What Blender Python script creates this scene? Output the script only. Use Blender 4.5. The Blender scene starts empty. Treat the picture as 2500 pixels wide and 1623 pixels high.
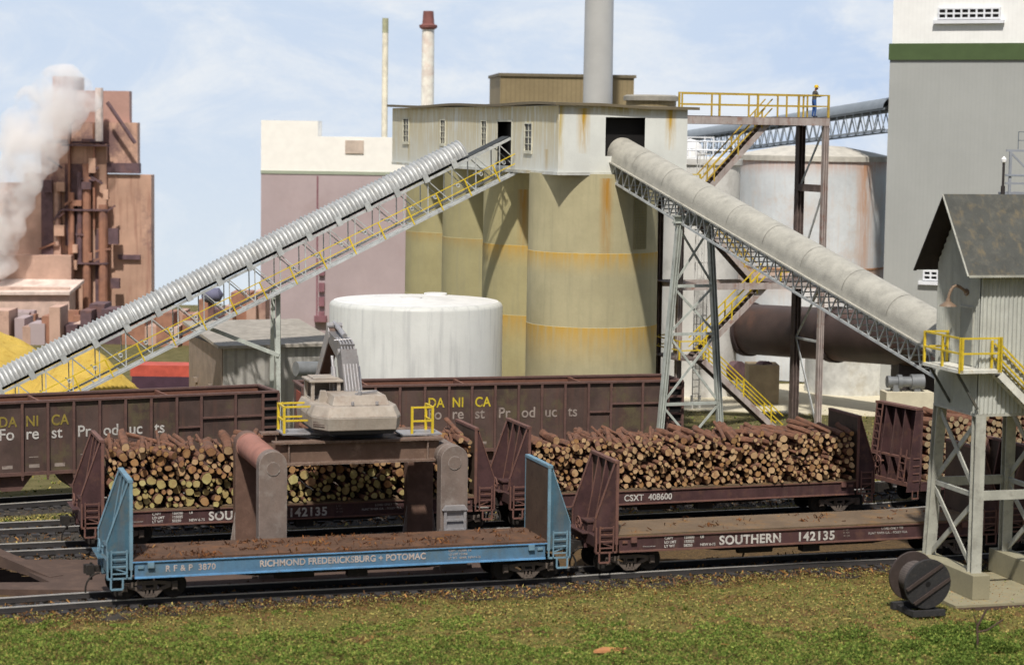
import bpy, math, random
import numpy as np
from mathutils import Vector, Matrix, Quaternion
random.seed(7)
PI = math.pi
sc = bpy.context.scene
COL = sc.collection

# ------------------------------------------------------------------ camera
CAMZ, FPX, PITCH, ROLL = 16.53, 5214.0, 0.094, 0.014
fw = Vector((0, math.cos(PITCH), -math.sin(PITCH)))
up0 = Vector((0, math.sin(PITCH), math.cos(PITCH)))
rt0 = Vector((1, 0, 0))
RT = math.cos(ROLL)*rt0 + math.sin(ROLL)*up0
UP = math.cos(ROLL)*up0 - math.sin(ROLL)*rt0
CAM = Vector((0, 0, CAMZ))
cd = bpy.data.cameras.new('camera'); cam = bpy.data.objects.new('camera', cd); COL.objects.link(cam)
m = Matrix((RT, UP, -fw)).transposed().to_4x4(); m.translation = CAM
cam.matrix_world = m
cd.sensor_width = 36; cd.lens = FPX/2500*36
cd.clip_start = 1; cd.clip_end = 2000
cd.dof.use_dof = True; cd.dof.focus_distance = 96; cd.dof.aperture_fstop = 0.46
sc.camera = cam

# ------------------------------------------------------------------ world, sun, exposure
SUN_AZ, SUN_EL = math.radians(-6), math.radians(55)     # azimuth from -Y (camera side) towards +X
w = bpy.data.worlds.new('World'); sc.world = w; w.use_nodes = True
nt = w.node_tree; bg = nt.nodes['Background']
sky = nt.nodes.new('ShaderNodeTexSky'); sky.sky_type = 'NISHITA'; sky.sun_disc = False
sky.sun_elevation = SUN_EL; sky.sun_rotation = PI - SUN_AZ; sky.air_density = 1.0; sky.dust_density = 2.5
nt.links.new(sky.outputs[0], bg.inputs[0]); bg.inputs[1].default_value = 0.06
sd = bpy.data.lights.new('sun', 'SUN'); sd.energy = 4.3; sd.angle = math.radians(1.8); sd.color = (1, .95, .87)
so = bpy.data.objects.new('sun', sd); COL.objects.link(so)
sdir = Vector((math.sin(SUN_AZ)*math.cos(SUN_EL), -math.cos(SUN_AZ)*math.cos(SUN_EL), math.sin(SUN_EL)))
so.rotation_euler = sdir.to_track_quat('Z', 'Y').to_euler(); so.location = (0, 0, 60)
sc.view_settings.view_transform = 'Standard'; sc.view_settings.look = 'None'
sc.cycles.volume_bounces = 14; sc.cycles.max_bounces = 14
sc.view_settings.exposure = 0.0; sc.view_settings.gamma = 1

# ------------------------------------------------------------------ pixel helpers (photo pixels 2500x1623 -> world points)
def ray(u, v): return fw + (u-1250)/FPX*RT - (v-811.5)/FPX*UP
def G(u, v, z=0.0):
    d = ray(u, v); return CAM + d*((z-CAMZ)/d.z)
def D(u, v, Y):
    d = ray(u, v); return CAM + d*(Y/d.y)

# ------------------------------------------------------------------ materials
MATS = {}
def _n(nt, t, **k):
    n = nt.nodes.new(t)
    for a, b in k.items():
        if a.startswith('i_'): n.inputs[a[2:]].default_value = b
        else: setattr(n, a, b)
    return n
def mth(nt, op, a, b=None, c=None, clamp=False):
    n = nt.nodes.new('ShaderNodeMath'); n.operation = op; n.use_clamp = clamp
    for i, x in enumerate((a, b, c)):
        if x is None: continue
        if isinstance(x, (int, float)): n.inputs[i].default_value = x
        else: nt.links.new(x, n.inputs[i])
    return n.outputs[0]
def mixc(nt, fac, a, b, mode='MIX'):
    n = nt.nodes.new('ShaderNodeMix'); n.data_type = 'RGBA'; n.blend_type = mode
    for i, x in ((0, fac), (6, a), (7, b)):
        if isinstance(x, (int, float)): n.inputs[i].default_value = x
        elif isinstance(x, (tuple, list)): n.inputs[i].default_value = (*x[:3], 1)
        else: nt.links.new(x, n.inputs[i])
    return n.outputs[2]
def M(name, col, rough=.75, metal=0.0, var=.18, scale=1.5, dirt=None, streak=None, fine=.15, bump=.15, bscale=12,
      spots=None, bands=None, ribs=None, rnd=True, ends=None, spec=.35, edge=None):
    """procedural weathered surface. dirt=(col,amount,scale) streak=(col,amount) spots=[(axis,pos,halfwidth,ztop,zbot,col)] bands=[(z,height,col)]"""
    if name in MATS: return MATS[name]
    mt = bpy.data.materials.new(name); mt.use_nodes = True; nt = mt.node_tree
    b = nt.nodes['Principled BSDF']; tc = nt.nodes.new('ShaderNodeTexCoord'); raw = tc.outputs['Object']
    vec = raw
    if rnd:
        oi = nt.nodes.new('ShaderNodeObjectInfo'); va = _n(nt, 'ShaderNodeVectorMath', operation='ADD')
        nt.links.new(raw, va.inputs[0])
        cmb = nt.nodes.new('ShaderNodeCombineXYZ'); r37 = mth(nt, 'MULTIPLY', oi.outputs['Random'], 37.0)
        for i in range(3): nt.links.new(r37, cmb.inputs[i])
        nt.links.new(cmb.outputs[0], va.inputs[1]); vec = va.outputs[0]
    def noise(s, det=6, sc3=None, ro=.6):
        v = vec
        if sc3:
            mp = _n(nt, 'ShaderNodeMapping'); mp.inputs['Scale'].default_value = sc3; nt.links.new(v, mp.inputs[0]); v = mp.outputs[0]
        n = _n(nt, 'ShaderNodeTexNoise', i_Scale=s, i_Detail=det, i_Roughness=ro); nt.links.new(v, n.inputs['Vector']); return n.outputs['Fac']
    def ramp(x, lo, hi):
        n = nt.nodes.new('ShaderNodeMapRange'); n.interpolation_type = 'SMOOTHSTEP'
        nt.links.new(x, n.inputs[0]); n.inputs[1].default_value = lo; n.inputs[2].default_value = hi; return n.outputs[0]
    c = tuple(col)
    dk = tuple(max(0, x*(1-var)) for x in c); lt = tuple(min(1, x*(1+var)) for x in c)
    cur = mixc(nt, ramp(noise(scale), .3, .7), dk, lt)
    if fine: cur = mixc(nt, fine, cur, mixc(nt, noise(scale*14, 3), tuple(x*.35 for x in c), tuple(min(1, x*1.9) for x in c)))
    if streak:
        cur = mixc(nt, mth(nt, 'MULTIPLY', ramp(noise(1, 5, (3.2, 3.2, .22)), .48, .72), streak[1]), cur, streak[0])
    if dirt:
        cur = mixc(nt, mth(nt, 'MULTIPLY', ramp(noise(dirt[2], 8, None, .72), .5, .68), dirt[1]), cur, dirt[0])
    if spots or bands or ribs:
        sp = nt.nodes.new('ShaderNodeSeparateXYZ'); nt.links.new(raw, sp.inputs[0])
    nz = None
    if spots or bands: nz = ramp(noise(1, 5, (5, 5, .5)), .25, .6)
    for (ax, pos, hw, zt, zb, sc_) in (spots or []):
        a = mth(nt, 'SUBTRACT', 1, mth(nt, 'DIVIDE', mth(nt, 'ABSOLUTE', mth(nt, 'SUBTRACT', sp.outputs[ax], pos)), hw), clamp=True)
        h = mth(nt, 'DIVIDE', mth(nt, 'SUBTRACT', sp.outputs[2], zb), zt-zb, clamp=True)
        k = mth(nt, 'LESS_THAN', sp.outputs[2], zt)
        f = mth(nt, 'MULTIPLY', mth(nt, 'MULTIPLY', a, mth(nt, 'POWER', h, .5)), mth(nt, 'MULTIPLY', k, nz))
        cur = mixc(nt, mth(nt, 'MULTIPLY', f, 1.25, clamp=True), cur, sc_)
    for (z0, hh, sc_) in (bands or []):
        a = mth(nt, 'SUBTRACT', 1, mth(nt, 'DIVIDE', mth(nt, 'SUBTRACT', z0, sp.outputs[2]), hh), clamp=True)
        k = mth(nt, 'LESS_THAN', sp.outputs[2], z0)
        f = mth(nt, 'MULTIPLY', mth(nt, 'MULTIPLY', mth(nt, 'POWER', a, 1.6), k), mth(nt, 'ADD', mth(nt, 'MULTIPLY', nz, .55), .3))
        cur = mixc(nt, f, cur, sc_)
    if ribs:  # (axis, pitch, strength)
        s = mth(nt, 'SINE', mth(nt, 'MULTIPLY', sp.outputs[ribs[0]], 2*PI/ribs[1]))
        cur = mixc(nt, mth(nt, 'MULTIPLY', mth(nt, 'GREATER_THAN', s, .6), ribs[2]), cur, tuple(x*.55 for x in c))
    if edge:   # worn edges: (colour, radius, amount)
        bv = nt.nodes.new('ShaderNodeBevel'); bv.samples = 4; bv.inputs[0].default_value = edge[1]; ge = nt.nodes.new('ShaderNodeNewGeometry')
        dp = _n(nt, 'ShaderNodeVectorMath', operation='DOT_PRODUCT'); nt.links.new(bv.outputs[0], dp.inputs[0]); nt.links.new(ge.outputs['Normal'], dp.inputs[1])
        e_ = ramp(mth(nt, 'SUBTRACT', 1, dp.outputs['Value']), .03, .22)
        cur = mixc(nt, mth(nt, 'MULTIPLY', mth(nt, 'MULTIPLY', e_, ramp(noise(6, 4), .3, .55)), edge[2]), cur, edge[0])
    nt.links.new(cur, b.inputs['Base Color'])
    b.inputs['Roughness'].default_value = rough; b.inputs['Metallic'].default_value = metal
    b.inputs['Specular IOR Level'].default_value = spec
    if bump:
        bn = _n(nt, 'ShaderNodeBump', i_Strength=bump, i_Distance=.05); nt.links.new(noise(bscale, 4), bn.inputs['Height']); nt.links.new(bn.outputs[0], b.inputs['Normal'])
    MATS[name] = mt; return mt

RUST = (.42, .22, .04); RUSTB = (.30, .12, .05); DUST = (.34, .28, .22)
brown_car = M('brown_car_paint', (.062, .029, .030), dirt=((.12, .06, .042), .6, 2.2), streak=((.10, .065, .055), .45), var=.3, edge=((.28, .16, .13), 0.03, 0.7))
brown_edge = M('brown_car_edges', (.15, .075, .062), dirt=((.26, .12, .06), .5, 4))
blue_car = M('blue_car_paint', (.050, .115, .165), dirt=((.11, .125, .12), .9, 1.0), streak=((.16, .11, .08), .35), var=.22, edge=((.30, .42, .50), 0.03, 0.8))
blue_sill = M('blue_sill_paint', (.085, .18, .285), dirt=((.11, .15, .165), .8, .45), var=.15, streak=((.10, .10, .10), .3), edge=((.22, .20, .18), 0.03, 0.7))
blue_edge = M('blue_car_edges', (.15, .26, .34), dirt=((.17, .13, .10), .5, 5))
hop_panel = M('hopper_panel', (.085, .055, .047), dirt=((.115, .095, .05), .8, .7), streak=((.12, .062, .048), .7), var=.35, scale=.6)
hop_rib = M('hopper_rib', (.115, .064, .055), dirt=((.17, .09, .06), .5, 3), edge=((.22, .13, .11), 0.03, 0.6))
hop_in = M('hopper_inside', (.17, .075, .05), dirt=((.10, .05, .035), .6, 2))
hop_red = M('hopper_red_panel', (.30, .065, .04), dirt=((.15, .05, .04), .6, 3))
deck_m = M('rusty_deck', (.10, .055, .034), dirt=((.17, .078, .035), .85, 1.6), var=.3, scale=.8, bump=.5, bscale=6, fine=.35, rough=.95)
deck_g = M('grey_brown_deck', (.145, .10, .062), dirt=((.22, .12, .045), .8, 1.2), var=.25, scale=.7, bump=.5, bscale=6, fine=.35, rough=.95)
face_b = M('dark_brown_panel', (.085, .055, .038), dirt=((.05, .028, .02), .8, 3), var=.25)
truckm = M('truck_black', (.020, .017, .015), dirt=((.07, .055, .045), .5, 5), rough=.8)
truckg = M('journal_grey', (.12, .095, .08), dirt=((.05, .04, .035), .6, 9))
white_l = M('white_lettering', (.52, .50, .47), dirt=((.13, .07, .06), .8, 7), bump=0, fine=.2)
faded_l = M('faded_lettering', (.30, .25, .22), dirt=((.11, .07, .06), .9, 4), bump=0)
yellow_l = M('yellow_lettering', (.55, .42, .03), dirt=((.11, .075, .03), .85, 4), bump=0)
dimyel_l = M('dim_yellow_lettering', (.26, .20, .04), dirt=((.10, .07, .04), .9, 4), bump=0)
tan_l = M('tan_lettering', (.48, .40, .36), dirt=((.12, .22, .32), .6, 8), bump=0)
yellow = M('yellow_rail_paint', (.66, .47, .03), dirt=((.30, .20, .05), .5, 4), rough=.5, var=.12)
oldyel = M('old_yellow_rail', (.52, .36, .06), dirt=((.22, .12, .06), .7, 3), rough=.6)
galv = M('galvanised_steel', (.44, .45, .45), rough=.55, metal=.30, dirt=((.36, .35, .32), .6, 2), var=.15)
galvd = M('dull_galvanised', (.50, .52, .52), rough=.55, metal=.25, dirt=((.25, .25, .24), .6, 2.5), var=.2)
belt_m = M('black_belt', (.045, .05, .055), rough=.8)
trussg = M('grey_green_steel', (.44, .47, .43), rough=.6, dirt=((.20, .20, .18), .6, 1.6), streak=((.25, .25, .23), .4))
concov = M('weathered_grey_cover', (.40, .385, .335), rough=.75, dirt=((.26, .25, .22), .6, .9), var=.15, fine=.25, bump=.35)
silo_m = M('tan_silo', (.43, .385, .235), rough=.8, streak=((.30, .28, .18), .35), var=.1, scale=.5,
           spots=[(0, .55, .42, 14.2, 9.6, RUST)], bands=[(10.37, 1.3, (.58, .33, .03)), (6.57, 2.2, (.58, .33, .03))], fine=.08)
silo_b = M('tan_silo_rusty', (.41, .36, .19), rough=.8, streak=((.30, .28, .18), .35), var=.1, scale=.5,
           spots=[(0, -.2, .55, 14.2, 7.5, (.40, .20, .02)), (0, -1.2, .35, 13.4, 10, RUST)], bands=[(10.37, 1.3, (.54, .31, .04)), (6.57, 2.0, (.56, .32, .04))], fine=.08)
silo_c = M('tan_silo_dull', (.37, .33, .175), rough=.8, streak=((.30, .28, .19), .35), var=.1, scale=.5, bands=[(10.35, .8, (.42, .29, .10))], fine=.08)
head_m = M('headhouse_wall', (.72, .735, .69), rough=.7, streak=((.62, .62, .58), .12), var=.07, scale=.5, fine=.06,
           spots=[(0, 1.35, .42, 3.3, 1.0, (.52, .31, .03)), (0, 6.2, .36, 3.3, 1.2, (.55, .34, .04)), (0, .1, .25, 3.4, .2, (.55, .42, .15)), (0, 3.45, .3, .9, .0, (.50, .33, .08)), (0, 3.5, 4.5, 3.5, 2.95, (.50, .40, .14)),
                  (1, 4.4, .28, 3.3, .5, (.52, .44, .24)), (1, 24.6, .6, 3.3, .1, (.52, .42, .2)), (1, 1.6, .35, 1.2, 0.1, (.55, .44, .26))])
roof_m = M('headhouse_roof', (.17, .14, .09), dirt=((.10, .08, .05), .6, 1.5))
dark_m = M('dark_opening', (.008, .007, .007), bump=0, fine=0)
steel_r = M('rusty_white_steel', (.40, .35, .33), dirt=((.28, .14, .10), .75, 1.6), streak=((.22, .14, .12), .6), rough=.7)
steel_d = M('dark_brown_shaded_steel', (.12, .09, .08), dirt=((.24, .18, .17), .6, 1.5))  # dark brown steel, with the rear columns' shade put into its colour
chim_m = M('grey_chimney', (.46, .46, .45), rough=.5, var=.06, fine=.03, scale=.4)
bldbrn = M('brown_block', (.27, .21, .115), dirt=((.20, .15, .08), .5, .4), ribs=(0, .35, .25), var=.12, scale=.3)
tank_w = M('white_tank', (.60, .61, .58), rough=.45, streak=((.36, .37, .37), .5), var=.06, scale=.4, fine=.06)
tank_t = M('white_tank_roof', (.80, .80, .79), rough=.45, dirt=((.55, .54, .54), .6, .6), var=.06)
tank_r = M('rust_stained_tank', (.64, .67, .69), rough=.7, dirt=((.60, .50, .43), .6, .35), var=.12, scale=.3, streak=((.62, .48, .38), .3),
           bands=[(14.9, 1.3, (.55, .26, .14)), (7.6, 2.6, (.55, .30, .17))], spots=[(0, 3.0, .8, 14.6, 5, (.60, .36, .24)), (0, -2.2, .35, 9.5, 6, (.55, .36, .28))])
tank_c = M('beige_tank_roof', (.52, .49, .43), dirt=((.5, .47, .42), .6, .5))
tank2m = M('pale_tank', (.66, .65, .62), dirt=((.42, .40, .37), .5, .5), var=.1, scale=.4)
gray_b = M('grey_corrugated', (.40, .41, .395), ribs=(0, .26, .05), var=.04, scale=.3, fine=.04, streak=((.36, .37, .355), .3), rough=.6)
white_b = M('white_corrugated', (.92, .92, .90), ribs=(0, .26, .05), var=.03, fine=.03, rough=.6)
green_b = M('green_trim', (.075, .115, .045), var=.08, fine=.08)
white_f = M('white_window_frame', (.78, .80, .84), var=.05, fine=.03)
mauve_b = M('mauve_wall', (.43, .35, .36), var=.08, scale=.2, dirt=((.38, .29, .29), .5, .25), fine=.06)
mauve_w = M('bleached_white_wall', (.93, .91, .86), var=.03, fine=.03)
sage_b = M('sage_trim', (.36, .40, .31), var=.05)
mill_o = M('orange_tan_wall', (.54, .34, .25), var=.25, scale=.15, dirt=((.17, .10, .10), .95, .17), streak=((.30, .15, .11), .7))
mill_p = M('pink_tan_wall', (.50, .33, .26), var=.2, scale=.2, dirt=((.22, .12, .11), .7, .3))
mill_d = M('dark_mill_steel', (.12, .075, .085), var=.3, dirt=((.30, .14, .09), .6, .5))
mill_r = M('rust_red_pipe', (.33, .165, .11), dirt=((.16, .09, .08), .7, .4))
red_h = M('red_hull', (.46, .085, .06), var=.2)
kiln_m = M('kiln_brown', (.060, .040, .036), rough=.55, metal=.1, dirt=((.13, .07, .052), .7, .45), var=.3, scale=.4)
wood_g = M('grey_boards', (.40, .385, .36), ribs=(0, .55, .5), streak=((.22, .20, .17), .55), dirt=((.27, .24, .19), .5, 1.5))
wood_l = M('taupe_end_wall', (.25, .20, .165), streak=((.18, .14, .11), .5), dirt=((.30, .25, .2), .5, 2))
roof_g = M('dusty_roof', (.33, .30, .26), dirt=((.22, .20, .17), .6, .8), streak=((.24, .22, .19), .5))
dust_y = M('sawdust', (.50, .35, .075), var=.14, scale=1, fine=.35, dirt=((.36, .21, .03), .6, 2.5), bump=.7, bscale=5, rough=1)
shed_m = M('shed_corrugated', (.47, .48, .44), streak=((.25, .25, .22), .5), dirt=((.46, .46, .41), .5, 2.5), rough=.6, var=.12)
shed_r = M('shed_dark_roof', (.075, .077, .07), dirt=((.13, .125, .105), .6, 2.4), streak=((.19, .15, .09), .65), rough=.9, fine=.3)
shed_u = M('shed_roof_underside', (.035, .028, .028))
door_m = M('grey_door', (.26, .27, .245), var=.06)
legs_m = M('shed_leg_steel', (.40, .40, .35), dirt=((.25, .24, .21), .75, 2.2), streak=((.30, .29, .26), .5), rough=.6, edge=((.60, .60, .54), 0.02, 0.6))
conc_t = M('tan_concrete', (.28, .255, .17), dirt=((.25, .23, .16), .5, 1.2), var=.1, fine=.2)
conc_s = M('littered_slab', (.27, .245, .16), dirt=((.40, .22, .06), .45, 5), var=.1, fine=.25, bump=.3)
drumw = M('black_drum_wood', (.030, .029, .030), dirt=((.065, .055, .05), .6, 5), bump=.4, fine=.3)
drumb = M('brown_drum_rim', (.055, .040, .035), dirt=((.07, .05, .05), .6, 6))
ropem = M('coiled_cable', (.09, .075, .07), ribs=(2, .07, .6), fine=.3)
lampm = M('rusty_bronze', (.23, .16, .11), dirt=((.13, .09, .06), .6, 6), rough=.5)
gantry_m = M('taupe_gantry_steel', (.18, .14, .12), dirt=((.30, .27, .245), .5, 1.6), streak=((.20, .13, .10), .5), fine=.3, var=.2, edge=((.62, .60, .58), 0.04, 0.85))
gantry_r = M('red_brown_drum', (.31, .14, .105), dirt=((.26, .17, .14), .6, 1.4), fine=.25, var=.2, edge=((.50, .36, .30), 0.04, 0.7))
gantry_b = M('brown_beam', (.15, .095, .07), streak=((.14, .085, .06), .6), dirt=((.33, .23, .17), .6, 1.3), fine=.25, edge=((.50, .44, .40), 0.03, 0.8))
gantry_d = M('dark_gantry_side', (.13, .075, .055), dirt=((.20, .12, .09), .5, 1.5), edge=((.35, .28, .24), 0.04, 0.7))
loader_m = M('dusty_loader_paint', (.36, .31, .26), dirt=((.25, .185, .145), .65, 1.2), streak=((.46, .43, .38), .5), fine=.15, rough=.65, edge=((.66, .63, .60), 0.035, 0.8))
loader_g = M('loader_grey_steel', (.34, .33, .34), metal=.3, rough=.45, dirt=((.25, .19, .15), .6, 3), edge=((.70, .70, .72), 0.03, 0.7))
loader_k = M('loader_dark_base', (.05, .052, .06))
loader_t = M('loader_dark_brown', (.13, .085, .07))
glass_m = M('dusty_glass', (.20, .17, .15), rough=.15, var=.1)
rail_m = M('dark_rail_side', (.035, .032, .032), dirt=((.07, .05, .04), .5, 5))
rail_t = M('bright_rail_head', (.52, .50, .47), metal=.35, rough=.35, var=.1)
tie_m = M('dark_sleeper', (.040, .038, .040), dirt=((.08, .06, .05), .5, 5), rough=.9)
ballast_m = M('dark_ballast', (.045, .040, .035), dirt=((.16, .10, .055), .65, 3.5), fine=.7, scale=2, bump=1.0, bscale=14, rough=1)
pad_m = M('brown_pad', (.085, .055, .043), dirt=((.13, .082, .06), .6, 1.5), fine=.4, bump=.3, rough=.95)
pit_m = M('black_pit_shade', (.005, .004, .004), rough=1, spec=0, bump=0, fine=0)  # floor coloured near-black to give the shallow notch a pit's shade
apron_m = M('pale_apron', (.62, .56, .42), dirt=((.50, .44, .32), .5, .5), var=.07)
pole_m = M('black_pole', (.04, .035, .035))
lamp_w = M('white_lamp_head', (.9, .9, .9))
pump_m = M('grey_pump', (.20, .21, .22), metal=.2, rough=.5)
equip_m = M('blue_grey_equipment', (.27, .29, .33), var=.1)
trussb = M('blue_grey_truss', (.20, .225, .25), rough=.5, var=.12)
bark_m = M('log_bark', (.165, .078, .048), var=.45, scale=4, dirt=((.10, .075, .065), .75, 3), fine=.5, bump=.7, bscale=18, rough=.95)
stick_m = M('dry_twig', (.07, .04, .03))
straw_m = M('straw_splinter', (.45, .28, .12))
skin_m = M('skin', (.50, .27, .17), bump=0); shirt_m = M('grey_shirt', (.085, .082, .080), bump=0); jean_m = M('blue_jeans', (.035, .10, .30), bump=0)
hat_m = M('yellow_hard_hat', (.75, .48, .02), bump=0, rough=.4); boot_m = M('dark_boots', (.03, .03, .04), bump=0)
deb_m = M('bark_debris', (.18, .085, .035), var=.4, scale=5)

def end_mat(name, c1, c2, c3):
    mt = bpy.data.materials.new(name); mt.use_nodes = True; nt = mt.node_tree; b = nt.nodes['Principled BSDF']
    oi = nt.nodes.new('ShaderNodeObjectInfo'); geo = nt.nodes.new('ShaderNodeNewGeometry')
    n1 = _n(nt, 'ShaderNodeTexNoise', i_Scale=2.1, i_Detail=2); nt.links.new(geo.outputs['Position'], n1.inputs['Vector'])
    n2 = _n(nt, 'ShaderNodeTexNoise', i_Scale=16, i_Detail=5); nt.links.new(geo.outputs['Position'], n2.inputs['Vector'])
    f = mth(nt, 'FRACT', mth(nt, 'ADD', oi.outputs['Random'], mth(nt, 'MULTIPLY', n1.outputs['Fac'], 1.7)))
    r = nt.nodes.new('ShaderNodeValToRGB'); nt.links.new(f, r.inputs[0])
    e = r.color_ramp.elements; e[0].color = (*c1, 1); e[1].color = (*c2, 1); x = e.new(.55); x.color = (*c3, 1)
    col = mixc(nt, mth(nt, 'MULTIPLY', n2.outputs['Fac'], .62), r.outputs[0], (.16, .08, .035))
    nt.links.new(col, b.inputs['Base Color']); b.inputs['Roughness'].default_value = .85
    return mt
end_green = end_mat('green_cut_end', (.56, .52, .20), (.66, .60, .27), (.44, .33, .13))
end_tan = end_mat('tan_cut_end', (.54, .34, .17), (.36, .19, .09), (.64, .45, .25))
end_orange = end_mat('orange_cut_end', (.42, .22, .08), (.28, .13, .06), (.50, .30, .13))
end_grey = end_mat('aged_cut_end', (.42, .30, .16), (.32, .21, .10), (.46, .38, .24))

# ------------------------------------------------------------------ mesh builder
class MB:
    def __init__(s): s.v = []; s.f = []; s.mi = []; s.cur = 0
    def add(s, vs, fs):
        o = len(s.v); s.v += [tuple(p) for p in vs]
        for f in fs: s.f.append(tuple(i+o for i in f)); s.mi.append(s.cur)
        return s
    def slot(s, i): s.cur = i; return s
    def box(s, a, b):
        x0, y0, z0 = [min(a[i], b[i]) for i in range(3)]; x1, y1, z1 = [max(a[i], b[i]) for i in range(3)]
        return s.add([(x0,y0,z0),(x1,y0,z0),(x1,y1,z0),(x0,y1,z0),(x0,y0,z1),(x1,y0,z1),(x1,y1,z1),(x0,y1,z1)],
                     [(0,3,2,1),(4,5,6,7),(0,1,5,4),(1,2,6,5),(2,3,7,6),(3,0,4,7)])
    def obox(s, c, ax, ay, az):
        c, ax, ay, az = map(Vector, (c, ax, ay, az)); vs = []
        for k in (-1, 1):
            for (i, j) in ((-1,-1),(1,-1),(1,1),(-1,1)): vs.append(c+ax*i+ay*j+az*k)
        return s.add(vs, [(0,3,2,1),(4,5,6,7),(0,1,5,4),(1,2,6,5),(2,3,7,6),(3,0,4,7)])
    def bar(s, p, q, w=.08, h=None, upv=(0,0,1)):
        h = h or w; p, q = Vector(p), Vector(q); d = q-p
        if d.length < 1e-6: return s
        a = d.normalized(); u = Vector(upv)
        if abs(a.dot(u)) > .98: u = Vector((0,1,0)) if abs(a.y) < .9 else Vector((1,0,0))
        sd_ = a.cross(u).normalized(); n = sd_.cross(a)
        return s.obox((p+q)/2, sd_*w/2, d/2, n*h/2) if False else s.obox((p+q)/2, d/2, sd_*w/2, n*h/2)
    def angle(s, p, q, w=.12, t=.02, sd_=(1,0,0), n=(0,1,0)):
        """L section"""
        p, q, sd_, n = map(Vector, (p, q, sd_, n))
        s.obox((p+q)/2+sd_*w/2, (q-p)/2, sd_*w/2, n*t/2); s.obox((p+q)/2+n*w/2, (q-p)/2, n*w/2, sd_*t/2); return s
    def tube(s, p, q, r, r2=None, seg=10, cap=True):
        r2 = r if r2 is None else r2; p, q = Vector(p), Vector(q); a = (q-p).normalized()
        u = Vector((0,0,1)) if abs(a.z) < .9 else Vector((1,0,0)); e1 = a.cross(u).normalized(); e2 = a.cross(e1)
        vs = []
        for c, rr in ((p, r), (q, r2)):
            for i in range(seg):
                t = 2*PI*i/seg; vs.append(c+e1*math.cos(t)*rr+e2*math.sin(t)*rr)
        fs = [(i, (i+1) % seg, seg+(i+1) % seg, seg+i) for i in range(seg)]
        if cap: fs += [tuple(reversed(range(seg))), tuple(range(seg, 2*seg))]
        return s.add(vs, fs)
    def path(s, pts, r, seg=8):
        pts = [Vector(p) for p in pts]
        for a, b in zip(pts[:-1], pts[1:]): s.tube(a, b, r, seg=seg)
        return s
    def lathe(s, prof, c=(0,0,0), seg=48, axis=None):
        c = Vector(c); a = Vector(axis or (0,0,1)).normalized(); u = Vector((1,0,0)) if abs(a.x) < .9 else Vector((0,1,0))
        e1 = (u-a*u.dot(a)).normalized(); e2 = a.cross(e1); vs = []
        for (r, z) in prof:
            for i in range(seg):
                t = 2*PI*i/seg; vs.append(c+a*z+e1*math.cos(t)*r+e2*math.sin(t)*r)
        n = len(prof); fs = []
        for k in range(n-1):
            for i in range(seg): fs.append((k*seg+i, k*seg+(i+1) % seg, (k+1)*seg+(i+1) % seg, (k+1)*seg+i))
        if prof[0][0] > 1e-4: fs.append(tuple(reversed(range(seg))))
        if prof[-1][0] > 1e-4: fs.append(tuple(range((n-1)*seg, n*seg)))
        return s.add(vs, fs)
    def prism(s, poly, d):
        """poly: list of 3d points (planar), d: extrusion vector"""
        d = Vector(d); n = len(poly); vs = [Vector(p) for p in poly]+[Vector(p)+d for p in poly]
        return s.add(vs, [tuple(reversed(range(n))), tuple(range(n, 2*n))]+[(i, (i+1) % n, n+(i+1) % n, n+i) for i in range(n)])
    def ring(s, c, a, R, r, seg=20, s2=6):
        c = Vector(c); a = Vector(a).normalized(); u = Vector((0,0,1)) if abs(a.z) < .9 else Vector((1,0,0))
        e1 = a.cross(u).normalized(); e2 = a.cross(e1); vs = []
        for i in range(seg):
            t = 2*PI*i/seg; d = e1*math.cos(t)+e2*math.sin(t)
            for j in range(s2):
                q = 2*PI*j/s2; vs.append(c+d*(R+r*math.cos(q))+a*r*math.sin(q))
        return s.add(vs, [(i*s2+j, ((i+1) % seg)*s2+j, ((i+1) % seg)*s2+(j+1) % s2, i*s2+(j+1) % s2) for i in range(seg) for j in range(s2)])

def mesh(name, mb, mats, smooth=False):
    me = bpy.data.meshes.new(name); me.from_pydata(mb.v, [], mb.f)
    if not isinstance(mats, (list, tuple)): mats = [mats]
    for x in mats: me.materials.append(x)
    if len(mats) > 1: me.polygons.foreach_set('material_index', mb.mi)
    me.update()
    import bmesh
    b = bmesh.new(); b.from_mesh(me); bmesh.ops.recalc_face_normals(b, faces=b.faces); b.to_mesh(me); b.free()
    if smooth:
        me.polygons.foreach_set('use_smooth', [True]*len(me.polygons))
        me.set_sharp_from_angle(angle=math.radians(38))
    return me
def tag(o, label=None, cat=None, group=None, kind=None):
    if label: o['label'] = label
    if cat: o['category'] = cat
    if group: o['group'] = group
    if kind: o['kind'] = kind
    return o
def thing(name, label, cat, loc=(0,0,0), rz=0, group=None):
    o = bpy.data.objects.new(name, None); COL.objects.link(o); o.location = loc; o.rotation_euler = (0, 0, rz); o.empty_display_size = .3
    o['_m'] = [v for r in (Matrix.Translation(Vector(loc)) @ Matrix.Rotation(rz, 4, 'Z')) for v in r]
    return tag(o, label, cat, group)
def obj(name, mb, mats, parent=None, smooth=False, world=False, label=None, bevel=0):
    if world and parent is not None:
        r = parent
        mm = Matrix([r['_m'][i*4:i*4+4] for i in range(4)]).inverted(); mb.v = [tuple(mm @ Vector(p)) for p in mb.v]
    o = bpy.data.objects.new(name, mesh(name, mb, mats, smooth)); COL.objects.link(o)
    if parent is not None: o.parent = parent
    if label: o['label'] = label
    if bevel:
        bv = o.modifiers.new('b', 'BEVEL'); bv.width = bevel; bv.segments = 2; bv.limit_method = 'ANGLE'
    return o
def copy_tree(o, parent=None):
    c = o.copy(); COL.objects.link(c)
    if parent is not None: c.parent = parent
    for ch in list(o.children): copy_tree(ch, c)
    return c
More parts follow.
